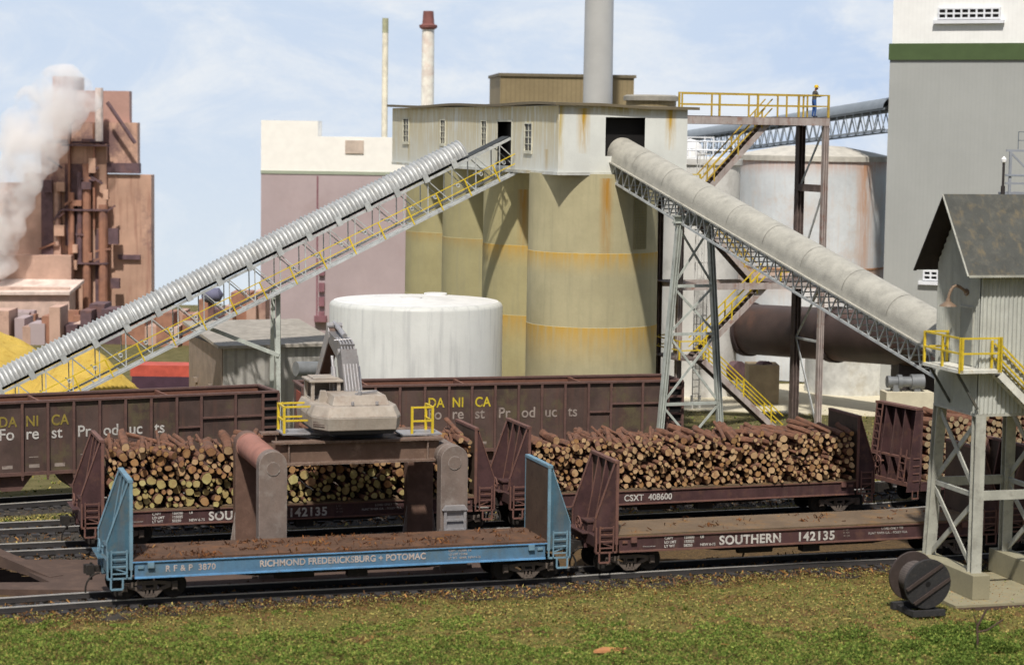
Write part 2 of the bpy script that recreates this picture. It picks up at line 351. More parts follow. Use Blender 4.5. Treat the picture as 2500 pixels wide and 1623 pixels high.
def struct(name, mb, mats, smooth=False): return tag(obj(name, mb, mats, smooth=smooth), kind='structure')
def text(name, s, size, origin, xdir, zdir, mats, parent, spacing=1.0, sx=1.0, bold=.0):
    """text laid with its baseline start at origin, xdir right, zdir up, thin real letters"""
    cu = bpy.data.curves.new(name, 'FONT'); cu.body = s; cu.size = size; cu.extrude = .004; cu.space_character = spacing; cu.offset = bold
    t = bpy.data.objects.new(name, cu); COL.objects.link(t)
    dg = bpy.context.evaluated_depsgraph_get(); me = bpy.data.meshes.new_from_object(t.evaluated_get(dg))
    bpy.data.objects.remove(t); bpy.data.curves.remove(cu)
    X = Vector(xdir).normalized(); Z = Vector(zdir).normalized(); Y = -X.cross(Z) if False else Z.cross(X)
    Mx = Matrix((X*sx, Z, X.cross(Z))).transposed().to_4x4(); Mx.translation = Vector(origin)
    me.transform(Mx); me.materials.clear(); me.materials.append(mats)
    o = bpy.data.objects.new(name, me); COL.objects.link(o); o.parent = parent; return o

# ================================================================== SETTING
# sky: painted-looking cloudy backdrop far behind, curved
def make_sky():
    mb = MB(); n = 64; R = 420; cz = -220
    vs = []; H = [-60, 0, 40, 90, 160]
    for i in range(n+1):
        a = math.radians(40+100*i/n)
        for h in H: vs.append((R*math.cos(a), cz+R*math.sin(a)*1.0+0, h))
    k = len(H)
    mb.add(vs, [(i*k+j, (i+1)*k+j, (i+1)*k+j+1, i*k+j+1) for i in range(n) for j in range(k-1)])
    mt = bpy.data.materials.new('sky_clouds'); mt.use_nodes = True; nt = mt.node_tree; nt.nodes.remove(nt.nodes['Principled BSDF'])
    tc = nt.nodes.new('ShaderNodeTexCoord')
    def nz(scale, s3, det=8, loc=(0,0,0)):
        mp = _n(nt, 'ShaderNodeMapping'); mp.inputs['Scale'].default_value = s3; mp.inputs['Location'].default_value = loc; nt.links.new(tc.outputs['Object'], mp.inputs[0])
        n = _n(nt, 'ShaderNodeTexNoise', i_Scale=scale, i_Detail=det, i_Roughness=.62, i_Distortion=.6); nt.links.new(mp.outputs[0], n.inputs['Vector']); return n.outputs['Fac']
    def rp(x, lo, hi):
        n = nt.nodes.new('ShaderNodeMapRange'); n.interpolation_type = 'SMOOTHSTEP'; nt.links.new(x, n.inputs[0]); n.inputs[1].default_value = lo; n.inputs[2].default_value = hi; return n.outputs[0]
    sp = nt.nodes.new('ShaderNodeSeparateXYZ'); nt.links.new(tc.outputs['Object'], sp.inputs[0])
    low = rp(sp.outputs[2], 2, 22)
    base = mixc(nt, low, (.71, .79, .87), (.62, .725, .88))
    base = mixc(nt, rp(sp.outputs[0], 5, 45), base, (.52, .65, .87))
    c1 = rp(nz(.045, (1, 1, 1.9)), .44, .66)
    c2 = rp(nz(.11, (1, 1, 2.4), loc=(9, 3, 5)), .45, .75)
    f = mth(nt, 'ADD', mth(nt, 'MULTIPLY', c1, .72), mth(nt, 'MULTIPLY', c2, .28), clamp=True)
    colr = mixc(nt, f, base, (.86, .89, .92))
    tex = rp(nz(2.2, (1, 1, 1), 3), .2, .8)
    colr = mixc(nt, mth(nt, 'MULTIPLY', tex, .10), colr, (.55, .66, .82))
    em = nt.nodes.new('ShaderNodeEmission'); nt.links.new(colr, em.inputs[0]); em.inputs[1].default_value = 1.0
    nt.links.new(em.outputs[0], nt.nodes['Material Output'].inputs[0])
    o = struct('sky', mb, mt, smooth=True); o.visible_shadow = True
make_sky()

# ground sheet: fine grid near the camera, coarse to the backdrop
def ground_h(x, y):
    return .05*math.sin(x*.7+1.3)*math.sin(y*.9)+.03*math.sin(x*2.1+y*1.7)
def make_ground():
    xs = list(np.concatenate([np.linspace(-260, -34, 20, False), np.linspace(-34, 34, 240, False), np.linspace(34, 260, 20)]))
    ys = list(np.concatenate([np.linspace(20, 56, 12, False), np.linspace(56, 80, 120, False), np.linspace(80, 140, 60, False), np.linspace(140, 215, 14)]))
    rr = random.Random(3); vs = []
    for y in ys:
        for x in xs:
            z = 0
            if 54 < y < 84 and abs(x) < 34: z = ground_h(x, y)-.06+rr.uniform(-.03, .03)
            else: z = -.06
            vs.append((x, y, z))
    nx = len(xs); mb = MB(); mb.add(vs, [(j*nx+i, j*nx+i+1, (j+1)*nx+i+1, (j+1)*nx+i) for j in range(len(ys)-1) for i in range(nx-1)])
    mt = bpy.data.materials.new('turf_ground'); mt.use_nodes = True; nt = mt.node_tree; b = nt.nodes['Principled BSDF']; tc = nt.nodes.new('ShaderNodeTexCoord'); P_ = tc.outputs['Object']
    def nz(s, det=6, ro=.6):
        n = _n(nt, 'ShaderNodeTexNoise', i_Scale=s, i_Detail=det, i_Roughness=ro); nt.links.new(P_, n.inputs['Vector']); return n.outputs['Fac']
    def rp(x, lo, hi):
        n = nt.nodes.new('ShaderNodeMapRange'); n.interpolation_type = 'SMOOTHSTEP'; nt.links.new(x, n.inputs[0]); n.inputs[1].default_value = lo; n.inputs[2].default_value = hi; return n.outputs[0]
    sp = nt.nodes.new('ShaderNodeSeparateXYZ'); nt.links.new(P_, sp.inputs[0])
    dist = mth(nt, 'SUBTRACT', sp.outputs[1], mth(nt, 'MULTIPLY', sp.outputs[0], .34))    # distance across the tracks
    turf = mixc(nt, rp(nz(5), .35, .65), (.15, .125, .04), (.23, .20, .065))
    turf = mixc(nt, rp(nz(.55, 5), .48, .62), turf, (.17, .10, .045))
    turf = mixc(nt, rp(nz(1.7, 5), .5, .66), turf, (.10, .12, .03))
    turf = mixc(nt, rp(nz(9, 4), .5, .66), turf, (.085, .11, .022))
    turf = mixc(nt, mth(nt, 'MULTIPLY', rp(nz(12, 3), .56, .68), .7), turf, (.26, .13, .045))
    soil = mixc(nt, rp(nz(8), .35, .65), (.085, .058, .035), (.15, .095, .045))
    near = rp(mth(nt, 'ADD', dist, mth(nt, 'MULTIPLY', nz(1.1), 3.0)), 76.2, 78.4)
    c = mixc(nt, near, turf, soil)
    far = rp(dist, 88, 94); fg = mixc(nt, rp(nz(1.2), .4, .6), (.115, .105, .045), (.16, .14, .065))
    c = mixc(nt, far, c, fg)
    sp2 = mixc(nt, mth(nt, 'MULTIPLY', rp(nz(22, 2), .62, .72), .8), c, (.33, .27, .12))
    sp3 = mixc(nt, mth(nt, 'MULTIPLY', rp(nz(19, 2), .30, .38), .0), sp2, (.03, .03, .02))
    nt.links.new(sp3, b.inputs['Base Color']); b.inputs['Roughness'].default_value = 1
    b.inputs['Specular IOR Level'].default_value = .1
    bn = _n(nt, 'ShaderNodeBump', i_Strength=.9, i_Distance=.12); nt.links.new(nz(7, 6, .7), bn.inputs['Height']); nt.links.new(bn.outputs[0], b.inputs['Normal'])
    struct('ground', mb, mt, smooth=True)
make_ground()

# ------------------------------------------------------------------ tracks
def smooth_path(pts, step=.5):
    """Catmull-Rom through 2d points, resampled"""
    P = [Vector((p[0], p[1], 0)) for p in pts]; P = [P[0]*2-P[1]]+P+[P[-1]*2-P[-2]]; out = []
    for i in range(1, len(P)-2):
        n = max(2, int((P[i+1]-P[i]).length/step))
        for k in range(n):
            t = k/n; a, b, c, d = P[i-1:i+3]
            out.append(.5*((2*b)+(c-a)*t+(2*a-5*b+4*c-d)*t*t+(3*b-a-3*c+d)*t**3))
    out.append(P[-2]); return out
def nrm(path, i):
    a = path[max(0, i-1)]; b = path[min(len(path)-1, i+1)]; d = (b-a).normalized(); return d, Vector((-d.y, d.x, 0))
RAILZ = .30
def strip(path, o0, o1, z0, z1, mb):
    vs = []
    for i, p in enumerate(path):
        d, n = nrm(path, i); vs += [tuple(p+n*o0+Vector((0,0,z0))), tuple(p+n*o0+Vector((0,0,z1))), tuple(p+n*o1+Vector((0,0,z1))), tuple(p+n*o1+Vector((0,0,z0)))]
    fs = []
    for i in range(len(path)-1):
        for j in range(4): fs.append((i*4+j, i*4+(j+1) % 4, (i+1)*4+(j+1) % 4, (i+1)*4+j))
    fs += [(0,3,2,1), tuple(len(path)*4-4+k for k in range(4))]
    mb.add(vs, fs)
tie_proto = None
def track(pts, label, wide=.3):
    global tie_proto
    path = smooth_path(pts)
    t = thing('railway_track', label, 'railway track', (pts[0][0], pts[0][1], 0), 0)
    for sgn in (-1, 1):
        mb = MB(); c = sgn*.76
        strip(path, c-.035, c+.035, RAILZ-.035, RAILZ, mb); mb.slot(1); strip(path, c-.02, c+.02, .12, RAILZ-.035, mb); strip(path, c-.08, c+.08, .09, .13, mb)
        obj('rail', mb, [rail_t, rail_m], t, world=True)
    # sleepers
    L = 0; nxt = 0; inv = Matrix([t['_m'][i*4:i*4+4] for i in range(4)]).inverted()
    cnt = 0
    for i in range(len(path)-1):
        seg = (path[i+1]-path[i]).length
        while nxt < L+seg and cnt < 100:
            p = path[i].lerp(path[i+1], (nxt-L)/seg); d, n = nrm(path, i)
            x_ok = abs(p.x) < p.y*.25+1.5
            nxt += .62
            if not x_ok: continue
            if tie_proto is None:
                mb = MB(); mb.box((-.15, -1.28, -.05), (.15, 1.28, .095)); tie_proto = obj('sleeper', mb, tie_m, t); s = tie_proto
            else: s = tie_proto.copy(); COL.objects.link(s); s.parent = t
            s.location = inv @ Vector((p.x, p.y, random.uniform(-.02, .012))); s.rotation_euler = (0, 0, math.atan2(d.y, d.x)+random.uniform(-.04, .04)); cnt += 1
        L += seg
    mb = MB(); vs = []
    rr = random.Random(len(pts))
    prof = (-2.1, -1.5, -.9, 0, .9, 1.5, 2.1); hz = (-.12, .0, .03, .035, .03, .0, -.12)
    pf = smooth_path(pts, .25)
    for i, p in enumerate(pf):
        d, n = nrm(pf, i)
        for o_, h_ in zip(prof, hz): vs.append(tuple(p+n*(o_+rr.uniform(-.08, .08))+Vector((0, 0, h_+rr.uniform(-.03, .03)))))
    k = len(prof); mb.add(vs, [(i*k+j, i*k+j+1, (i+1)*k+j+1, (i+1)*k+j) for i in range(len(pf)-1) for j in range(k-1)])
    struct('ballast', mb, ballast_m)
    return path
T1 = [(-34, 65.2), (-24.5, 69.0), (-17.6, 71.5), (-13.24, 73.15), (-6, 75.45), (1.0, 77.6), (3.6, 78.6), (10.7, 81.0), (17.8, 83.2), (24, 85.6), (34, 90)]
T2 = [(-36, 74.6), (-26, 78.7), (-19.8, 81.0), (-16, 82.25), (-9, 84.6), (-1.87, 87.0), (.39, 87.7), (7.4, 90.1), (14.5, 92.4), (17, 93.4), (24, 97.0), (34, 103)]
T3 = [(-38, 79.0), (-27.3, 83.0), (-21.1, 85.4), (-17.4, 86.7), (-10.4, 89.1), (-3.3, 91.6), (-1.0, 92.3), (5.9, 94.8), (12.9, 97.1), (15.2, 98.0), (20.5, 100.5)]
T4 = [(-38, 83.8), (-28, 88.4), (-22.3, 91.2), (-16.6, 94.0), (-11.1, 96.4), (-9.0, 98.5), (-2, 101.3), (3.5, 102.9), (8.0, 104.1), (13, 105.5)]
track(T1, 'dark railway track nearest the turf, under the blue flatcar')
track(T2, 'second railway track from the turf, under the two log loaded flatcars')
track(T3, 'empty railway track between the log flatcars and the brown hoppers')
track(T4, 'rearmost railway track carrying the two brown hopper cars')

# ================================================================== BULKHEAD FLATCARS  (local: x along car, y away from camera, z from rail head)
L_, W_, H_, S_, E_, TP = 14.9, 2.754, 2.757, .661, .876, .16
DZ = 1.5
def truck(parent, x):
    t = bpy.data.objects.new('truck', None); COL.objects.link(t); t.parent = parent; t.location = (x, W_/2, 0)
    wm = MB(); wm.lathe([(.05, -.07), (.40, -.07), (.42, -.05), (.42, .03), (.46, .05), (.46, .08), (.36, .08), (.30, .03), (.10, .03), (.06, .10), (0, .10)], axis=(0, 1, 0), seg=28)
    first = None
    for xx in (-.86, .86):
        for s in (-1, 1):
            o = obj('wheel', wm, truckm, t, smooth=True) if first is None else first.copy()
            if first is not None: COL.objects.link(o); o.parent = t
            first = first or o; o.location = (xx, s*.76, .44); o.rotation_euler = (0, 0, 0 if s < 0 else PI)
    for xx in (-.86, .86):
        a = MB(); a.tube((xx, -1.0, .44), (xx, 1.0, .44), .07); obj('axle', a, truckm, t)
    for s in (-1, 1):
        mb = MB(); y = s*1.02
        pts = [(-.72, .50), (-.42, .40), (-.18, .16), (.18, .16), (.42, .40), (.72, .50)]
        for (a, b), (c, d) in zip(pts[:-1], pts[1:]): mb.bar((a, y, b), (c, y, d), .12, .085, (0, 1, 0))
        top = [(-.74, .56), (-.3, .62), (.3, .62), (.74, .56)]
        for (a, b), (c, d) in zip(top[:-1], top[1:]): mb.bar((a, y, b), (c, y, d), .12, .08, (0, 1, 0))
        for q in (-.2, .2): mb.bar((q, y, .16), (q*1.05, y, .62), .09, .07, (0, 1, 0))
        for q in (-.07, .07): mb.tube((q, y+s*.02, .2), (q, y+s*.02, .38), .045, seg=8)
        mb.box((-.18, y-.05*s, .40), (.18, y+.09*s, .44)); mb.box((-.18, y-.05*s, .55), (.18, y+.09*s, .59))
        for q in (-.16, .16): mb.box((q-.02, y-.05*s, .44), (q+.02, y+.09*s, .55))
        obj('side_frame', mb, truckg if s < 0 else truckm, t)
        for q in (-.86, .86):
            j = MB(); j.box((q-.10, y-.07, .34), (q+.10, y+.07, .58)); j.box((q-.08, y-.1*1, .38), (q+.08, y+.1, .54)); j.tube((q-.1, y, .6), (q+.1, y, .6), .04, seg=8)
            obj('journal_box', j, truckg if s < 0 else truckm, t)
    b = MB(); b.box((-.17, -1.0, .38), (.17, 1.0, .64)); b.tube((0, 0, .6), (0, 0, .86), .25, seg=14); obj('bolster', b, truckm, t)
def end_frame(root, side, body, edge, face, wheel, cab_red=None):
    """bulkhead, ladders, steps, coupler at one end. side=-1 left end, +1 right end"""
    X0 = 0 if side < 0 else L_
    def X(d): return X0+side*d          # d = distance outwards from inner bulkhead face
    mb = MB(); mb.box((X(0), .02, DZ+.002), (X(.05), W_-.02, DZ+H_-.1)); 
    blk = obj('bulkhead', mb, face, root)
    mb = MB()
    mb.box((X(-.02), -.02, DZ+H_-.1), (X(TP), W_+.02, DZ+H_)); obj('top_rail', mb, edge, blk)
    # corner posts
    for y in (-.01, W_-.05): obj('corner_post', MB().box((X(-.012), y, DZ-.35), (X(.1), y+.06, DZ+H_-.102)), edge, blk)
    # side gusset plates with flange
    for y, nn in ((.06, 'near'), (W_-.09, 'far')):
        mb = MB(); y1 = y+.03
        poly = [(X(.1), y, DZ-.30), (X(E_-.02), y, DZ-.30), (X(E_-.02), y, DZ+.62), (X(.17), y, DZ+H_-.11), (X(.1), y, DZ+H_-.11)]
        mb.prism(poly, (0, .03, 0)); g = obj('side_gusset', mb, body, blk)
    for y in (.075, W_-.075):
        mb = MB(); mb.bar((X(.15), y, DZ+H_-.12), (X(E_-.01), y, DZ+.62), .11, .035, (0, 1, 0)) if False else mb.obox(Vector((X((.15+E_)/2), y, DZ+(H_-.12+.62)/2)), Vector((X(E_-.01)-X(.15), 0, .62-H_+.12))/2, (0, .05, 0), Vector((.018*side, 0, .006)))
        mb.box((X(E_-.03), y-.05, DZ-.62), (X(E_+.0), y+.05, DZ+.62))
        obj('flange', mb, edge, blk)
    # two middle ribs
    for y in (W_*.36, W_*.66):
        mb = MB(); mb.prism([(X(.05), y, DZ), (X(.62), y, DZ+.0), (X(.15), y, DZ+H_-.11), (X(.05), y, DZ+H_-.11)], (0, .035, 0))
        mb.slot(1).obox(Vector((X(.385), y+.017, DZ+(H_-.11)/2)), Vector((X(.62)-X(.15), 0, -(H_-.11)))/2, (0, .035, 0), Vector((.014*side, 0, .004)))
        obj('rib', mb, [body, edge], blk)
    # end platform sill
    mb = MB(); mb.box((X(.05), .1, DZ-.35), (X(E_-.05), W_-.1, DZ-.06)); mb.box((X(.3), W_/2-.3, DZ-.62), (X(E_+.05), W_/2+.3, DZ-.3)); mb.box((X(E_-.05), .06, DZ-.42), (X(E_), W_-.06, DZ-.02))
    mb.box((X(E_), W_*.3, DZ-.06), (X(E_+.22), W_*.95, DZ-.02))
    obj('end_sill', mb, body, root)
    # ladders both sides
    for y in (-.05, W_+.05):
        mb = MB(); a, b = X(.20), X(.72)
        for x in (a, b): mb.box((x-.025, y-.02, DZ-.60), (x+.025, y+.02, DZ+.36))
        for z in (DZ+.30, DZ+.05, DZ-.2, DZ-.45): mb.box((a, y-.02, z-.025), (b, y+.02, z+.02))
        for z in (DZ+.05, DZ-.2): mb.box((a, (y-.02 if y > 0 else y+.05), z+.06), (b, (y+.02 if y < 0 else y-.05)+(.03 if y < 0 else -.03), z+.085))
        mb.bar((a, y+(.04 if y < 0 else -.04), DZ-.42), (b, y+(.04 if y < 0 else -.04), DZ-.24), .03)
        obj('ladder', mb, edge, root)
        mb = MB(); a, b = X(.34), X(.74)
        for x in (a, b): mb.box((x-.03, y-.02, DZ-.98), (x+.03, y+.02, DZ-.64))
        mb.box((a, y-.03, DZ-1.02), (b, y+.03, DZ-.96)); obj('step', mb, edge, root)
    # lower frame rails at the ladder bay
    for y in (.0, W_-.04):
        mb = MB(); mb.box((X(.02), y-.02, DZ-S_), (X(E_), y+.04, DZ-S_+.06)); mb.box((X(E_-.06), y-.02, DZ-S_), (X(E_), y+.04, DZ+.3)); mb.box((X(.02), y-.02, DZ-S_), (X(.07), y+.04, DZ-.02)); obj('end_frame', mb, edge, root)
    # coupler with hose
    mb = MB(); yc = W_/2
    mb.box((X(E_), yc-.1, DZ-.62), (X(E_+.32), yc+.1, DZ-.42)); mb.box((X(E_+.28), yc-.2, DZ-.70), (X(E_+.55), yc+.1, DZ-.36)); mb.box((X(E_+.45), yc+.02, DZ-.68), (X(E_+.62), yc+.2, DZ-.38))
    mb.tube((X(E_+.38), yc, DZ-.9), (X(E_+.38), yc, DZ-.3), .05)
    cp = obj('coupler', mb, truckm, root)
    mb = MB(); pts = []
    for i in range(9):
        t = i/8*PI*.55; pts.append((X(E_+.1+.42*math.sin(t)*1.2), yc-.28, DZ-.62-.55*(1-math.cos(t))*1.05))
    mb.path(pts, .035, 6); obj('air_hose', mb, truckm, cp)
    # cut lever
    if wheel:
        mb = MB(); c = (X(E_+.06), W_*.64, DZ+.16); mb.ring(c, (1, 0, 0), .27, .028, 24, 6)
        for k in range(5):
            t = 2*PI*k/5; mb.bar(c, (c[0], c[1]+.27*math.cos(t), c[2]+.27*math.sin(t)), .03)
        mb.tube((X(E_-.35), W_*.64, DZ+.16), (X(E_+.07), W_*.64, DZ+.16), .04)
        obj('brake_wheel', mb, edge, root)
        mb = MB(); mb.box((X(.35), W_*.42, DZ-.12), (X(E_-.1), W_*.66, DZ+.30)); mb.box((X(.33), W_*.40, DZ+.30), (X(E_-.06), W_*.68, DZ+.36)); obj('brake_housing', mb, body, root)
        mb = MB(); mb.tube((X(E_-.02), W_*.52, DZ-.5), (X(E_-.02), W_*.52, DZ+.1), .03); obj('brake_rod', mb, edge, root)
def flatcar(name, label, x, y, yaw, body, edge, deck, face, sill=None, wheel=-1, trucks=(.62, 14.28), rightend=True):
    yaw_ = yaw
    t = thing(name, label, 'flatcar', (x, y, RAILZ), yaw_, None)
    sill = sill or body
    mb = MB(); nx = 60; ny = 8; vs = []
    rr = random.Random(int(x*10))
    for j in range(ny+1):
        for i in range(nx+1): vs.append((L_*i/nx, .01+(W_-.02)*j/ny, DZ+(rr.uniform(-.012, .012) if 0 < j < ny and 0 < i < nx else 0)))
    mb.add(vs, [(j*(nx+1)+i, j*(nx+1)+i+1, (j+1)*(nx+1)+i+1, (j+1)*(nx+1)+i) for j in range(ny) for i in range(nx)])
    mb.box((0, .01, DZ-.07), (L_, W_-.01, DZ-.013)); obj('deck', mb, deck, t)
    for yy, s in ((0, 1), (W_, -1)):
        mb = MB(); mb.box((.075, yy+s*.045, DZ-S_+.06), (L_-.075, yy+s*.075, DZ-.075)); sd_ = obj('side_sill', mb, sill, t)
        mb = MB(); mb.box((.0, yy-s*.012, DZ-.11), (L_, yy+s*.1, DZ-.072)); mb.box((.075, yy-s*.014, DZ-S_), (L_-.075, yy+s*.1, DZ-S_+.058))
        obj('sill_flange', mb, edge if not sill is blue_sill else M('bright_blue_flange', (.12, .30, .54), dirt=((.12, .14, .15), .6, 1)), sd_)
        for q in (.62, L_-.62): obj('stake_pocket', MB().box((q-.11, yy-s*.07, DZ-.30), (q+.11, yy+s*.04, DZ-.115)), edge, sd_)
        for q in (.28, L_-.28): obj('jacking_pad', MB().box((q-.1, yy-s*.01, DZ-.32), (q+.1, yy+s*.04, DZ-.22)), edge, sd_)
    mb = MB(); mb.box((.1, W_/2-.3, DZ-.75), (L_-.1, W_/2+.3, DZ-.08)); mb.prism([(2.6, .5, DZ-S_+.02), (12.3, .5, DZ-S_+.02), (10.6, .5, DZ-.86), (4.3, .5, DZ-.86)], (0, 1.75, 0))
    obj('center_sill', mb, truckm, t)
    obj('air_tank', MB().tube((5.0, .55, DZ-.85), (6.4, .55, DZ-.85), .16), truckm, t); obj('brake_cylinder', MB().box((7.6, .3, DZ-1.02), (8.3, .75, DZ-.66)), truckm, t)
    end_frame(t, -1, body, edge, face, wheel == -1); end_frame(t, 1, body, edge, face, wheel == 1)
    for q in trucks: truck(t, q)
    return t
def side_text(root, s, size, x, z, mat, sp=1.0, sx=1.0, bold=0): return text('lettering', s, size, (x, .034, z), (1, 0, 0), (0, 0, 1), mat, root, sp, sx, bold)

YB, Y1, Y2, YC = .302, .302, .323, .327
blue = flatcar('bulkhead_flatcar', 'empty blue bulkhead flatcar with rusty deck, in front of the log loader', -12.83, 71.77, YB, blue_car, blue_edge, deck_m, face_b, sill=blue_sill, wheel=-1)
z0 = DZ-.43
side_text(blue, 'R F & P  3870', .30, 1.12, z0-.03, tan_l, 1.08, .95, .004)
side_text(blue, 'RICHMOND FREDERICKSBURG + POTOMAC', .315, 4.38, z0-.02, tan_l, 1.02, .94, .006)
for i, s in enumerate(('CAPY   155000  LB', 'LD LMT 155400', 'LT WT   65600  NEW 6-75')): side_text(blue, s, .105, 11.2, DZ-.24-.13*i, tan_l)
s1 = flatcar('bulkhead_flatcar', 'empty maroon bulkhead flatcar coupled behind the blue one, white railroad name on its sill', 4.0, 77.5, Y1, brown_car, brown_edge, deck_g, face_b, wheel=-1)
def southern(root, seen=True):
    side_text(root, 'SOUTHERN', .47, 4.05, DZ-.54, white_l, 1.08, .98, .014); side_text(root, '142135', .47, 7.22, DZ-.54, white_l, 1.14, 1.0, .014)
    for i, (a, b, c) in enumerate((('CAPY', '155000', 'LB'), ('LD LMT', '155025', ''), ('LT WT', '58250', 'NEW 6-75'))):
        for k, (q, xx) in enumerate(((a, 1.85), (b, 2.62), (c, 3.28))):
            if q: side_text(root, q, .14, xx, DZ-.25-.15*i, white_l, 1, 1, .003)
    side_text(root, 'TYPES OF CAR HERE', .055, 1.0, DZ-.50, white_l)
    for i, s in enumerate(('L  LD', 'H  GH', 'W  CO')): side_text(root, s, .09, 9.15, DZ-.22-.12*i, faded_l)
    side_text(root, 'LOAD ONLY TO', .12, 10.75, DZ-.26, white_l, 1.05); side_text(root, 'FLINT RIVER GA. - FOLEY FLA.', .12, 10.2, DZ-.42, white_l, 1.05)
southern(s1)
s2 = flatcar('bulkhead_flatcar', 'maroon bulkhead flatcar piled with yellow-ended logs behind the log loader', -15.56, 80.94, Y2, brown_car, brown_edge, deck_g, face_b, wheel=-1)
southern(s2)
c1 = flatcar('bulkhead_flatcar', 'maroon bulkhead flatcar piled with tan logs, in front of the lattice bent', .83, 86.3, YC, brown_car, brown_edge, deck_g, face_b, wheel=-1)
side_text(c1, 'CSXT  408600', .37, 4.15, DZ-.50, white_l, 1.02, .95, .006)
side_text(c1, 'CAPY', .12, 2.0, DZ-.28, faded_l); side_text(c1, 'LT WT', .12, 2.0, DZ-.45, faded_l)
c4 = flatcar('bulkhead_flatcar', 'maroon bulkhead flatcar behind the corrugated shed tower, coupled right of the empty maroon one', 20.35, 82.95, .36, brown_car, brown_edge, deck_g, face_b, wheel=-1)

# rear right pulpwood car, of a different build: tall ladder and crossbar on its outer end, neatly stacked thick logs
def pulp_car():
    X0, Y0, yaw = 18.1, 93.0, .47
    t = thing('pulpwood_car', 'maroon pulpwood car with tall ladder on its bulkhead and thick stacked logs, right rear', 'railway car', (X0, Y0, RAILZ), yaw)
    W = 2.9; Lc = 14; dz = 1.15; H = 3.15
    mb = MB(); mb.box((.1, 0, dz-.1), (Lc, W, dz)); obj('deck', mb, deck_g, t)
    for y in (0, W-.06):
        mb = MB(); mb.box((0, y, dz-.45), (Lc, y+.06, dz-.1)); mb.box((0, y-.02, dz-.1), (Lc, y+.08, dz-.04)); obj('side_sill', mb, brown_car, t)
    for sx, xx in ((-1, 0), (1, Lc)):
        mb = MB(); mb.box((xx, .0, dz), (xx+sx*.06, W, dz+H)); bk = obj('bulkhead', mb, brown_car, t)
        mb = MB(); mb.box((xx-.05, -.03, dz+H), (xx+sx*.42, W+.03, dz+H+.1)); obj('top_rail', mb, brown_edge, bk)
        for y in (.0, W*.27, W*.5, W*.74, W-.05):
            mb = MB(); mb.prism([(xx+sx*.06, y, dz-.1), (xx+sx*.75, y, dz-.1), (xx+sx*.36, y, dz+H), (xx+sx*.06, y, dz+H)], (0, .05, 0)); obj('rib', mb, brown_car, bk)
        mb = MB(); mb.box((xx+sx*.45, .05, dz+.95), (xx+sx*.62, W-.05, dz+1.03)); mb.box((xx+sx*.7, 0, dz-.2), (xx+sx*.8, W, dz-.02)); obj('crossbar', mb, brown_edge, bk)
        for y0, zz in ((W-.55, (dz+.15, dz+H)), (.25, (dz+.0, dz+1.4))):
            mb = MB()
            def lx(z): return xx+sx*(.80-.36*(z-dz+.1)/H)
            for q in (0, .42): mb.bar((lx(zz[0]), y0+q, zz[0]), (lx(zz[1]), y0+q, zz[1]), .05)
            k = 0
            while zz[0]+.12+k*.33 < zz[1]: z = zz[0]+.12+k*.33; mb.bar((lx(z), y0, z), (lx(z), y0+.42, z), .045); k += 1
            obj('ladder', mb, brown_edge, bk)
        mb = MB(); mb.ring((xx+sx*.85, W*.72, dz+.65), (1, 0, 0), .27, .03, 24, 6); mb.tube((xx+sx*.5, W*.72, dz+.65), (xx+sx*.86, W*.72, dz+.65), .04); obj('brake_wheel', mb, brown_edge, bk)
        for k in range(4): obj('grab_iron', MB().box((xx+sx*.15, -.05, dz+.0+k*.33), (xx+sx*.5, -.01, dz+.05+k*.33)), brown_edge, bk)
        mb = MB(); mb.box((xx+sx*.15, -.03, dz-.75), (xx+sx*.2, .0, dz-.4)); mb.box((xx+sx*.45, -.03, dz-.75), (xx+sx*.5, .0, dz-.4)); mb.box((xx+sx*.15, -.05, dz-.78), (xx+sx*.5, .02, dz-.73))
        obj('step', mb, brown_edge, t)
        mb = MB(); mb.prism([(xx+sx*.1, -.015, dz-.45), (xx+sx*.8, -.015, dz-.45), (xx+sx*.4, -.015, dz+H), (xx+sx*.1, -.015, dz+H)], (0, .02, 0)); obj('side_gusset', mb, brown_car, bk)
        mb = MB(); mb.box((xx+sx*.5, W/2-.1, dz-.5), (xx+sx*1.25, W/2+.1, dz-.25)); mb.box((xx+sx*1.1, W/2-.22, dz-.6), (xx+sx*1.4, W/2+.18, dz-.2)); obj('coupler', mb, truckm, t)
    for q in (1.6, Lc-1.6): truck(t, q)
    return t, dz, W
pulp, pdz, pW = pulp_car()

# ================================================================== LOGS
def log_mesh(seed, r, endm):
    rr = random.Random(seed); mb = MB(); seg = 9; rings = 6; vs = []; L = 2.5
    ox = oz = 0; 
    for k in range(rings):
        y = L*k/(rings-1); 
        if k not in (0,): ox += rr.uniform(-.035, .035); oz += rr.uniform(-.03, .03)
        kk = r*(1+rr.uniform(-.06, .06))
        for i in range(seg):
            t = 2*PI*i/seg; q = kk*(1+rr.uniform(-.12, .12)*(1 if k not in (0, rings-1) else .9)); vs.append((ox+q*math.cos(t), y, oz+q*math.sin(t)))
    mb.add(vs, [(k*seg+i, k*seg+(i+1) % seg, (k+1)*seg+(i+1) % seg, (k+1)*seg+i) for k in range(rings-1) for i in range(seg)])
    mb.slot(1); o = len(mb.v)
    e = [(x*.93, -.004, z*.93) for (x, _, z) in vs[:seg]]; mb.add(e+[(0, -.006, 0)], [(i, (i+1) % seg, seg) for i in range(seg)])
    f = [(vs[-seg+i][0], L+.004, vs[-seg+i][2]) for i in range(seg)]; mb.add(f, [tuple(range(seg))])
    return mb
LIB = {}
def log_lib(kind, k):
    if (kind, k) not in LIB:
        e = {'g': end_green, 't': end_tan, 'o': end_orange, 'a': end_grey}[kind]
        mb = log_mesh(k*7+1, .1, e); LIB[(kind, k)] = (mesh('log', mb, [bark_m, e], True), mb)
    return LIB[(kind, k)]
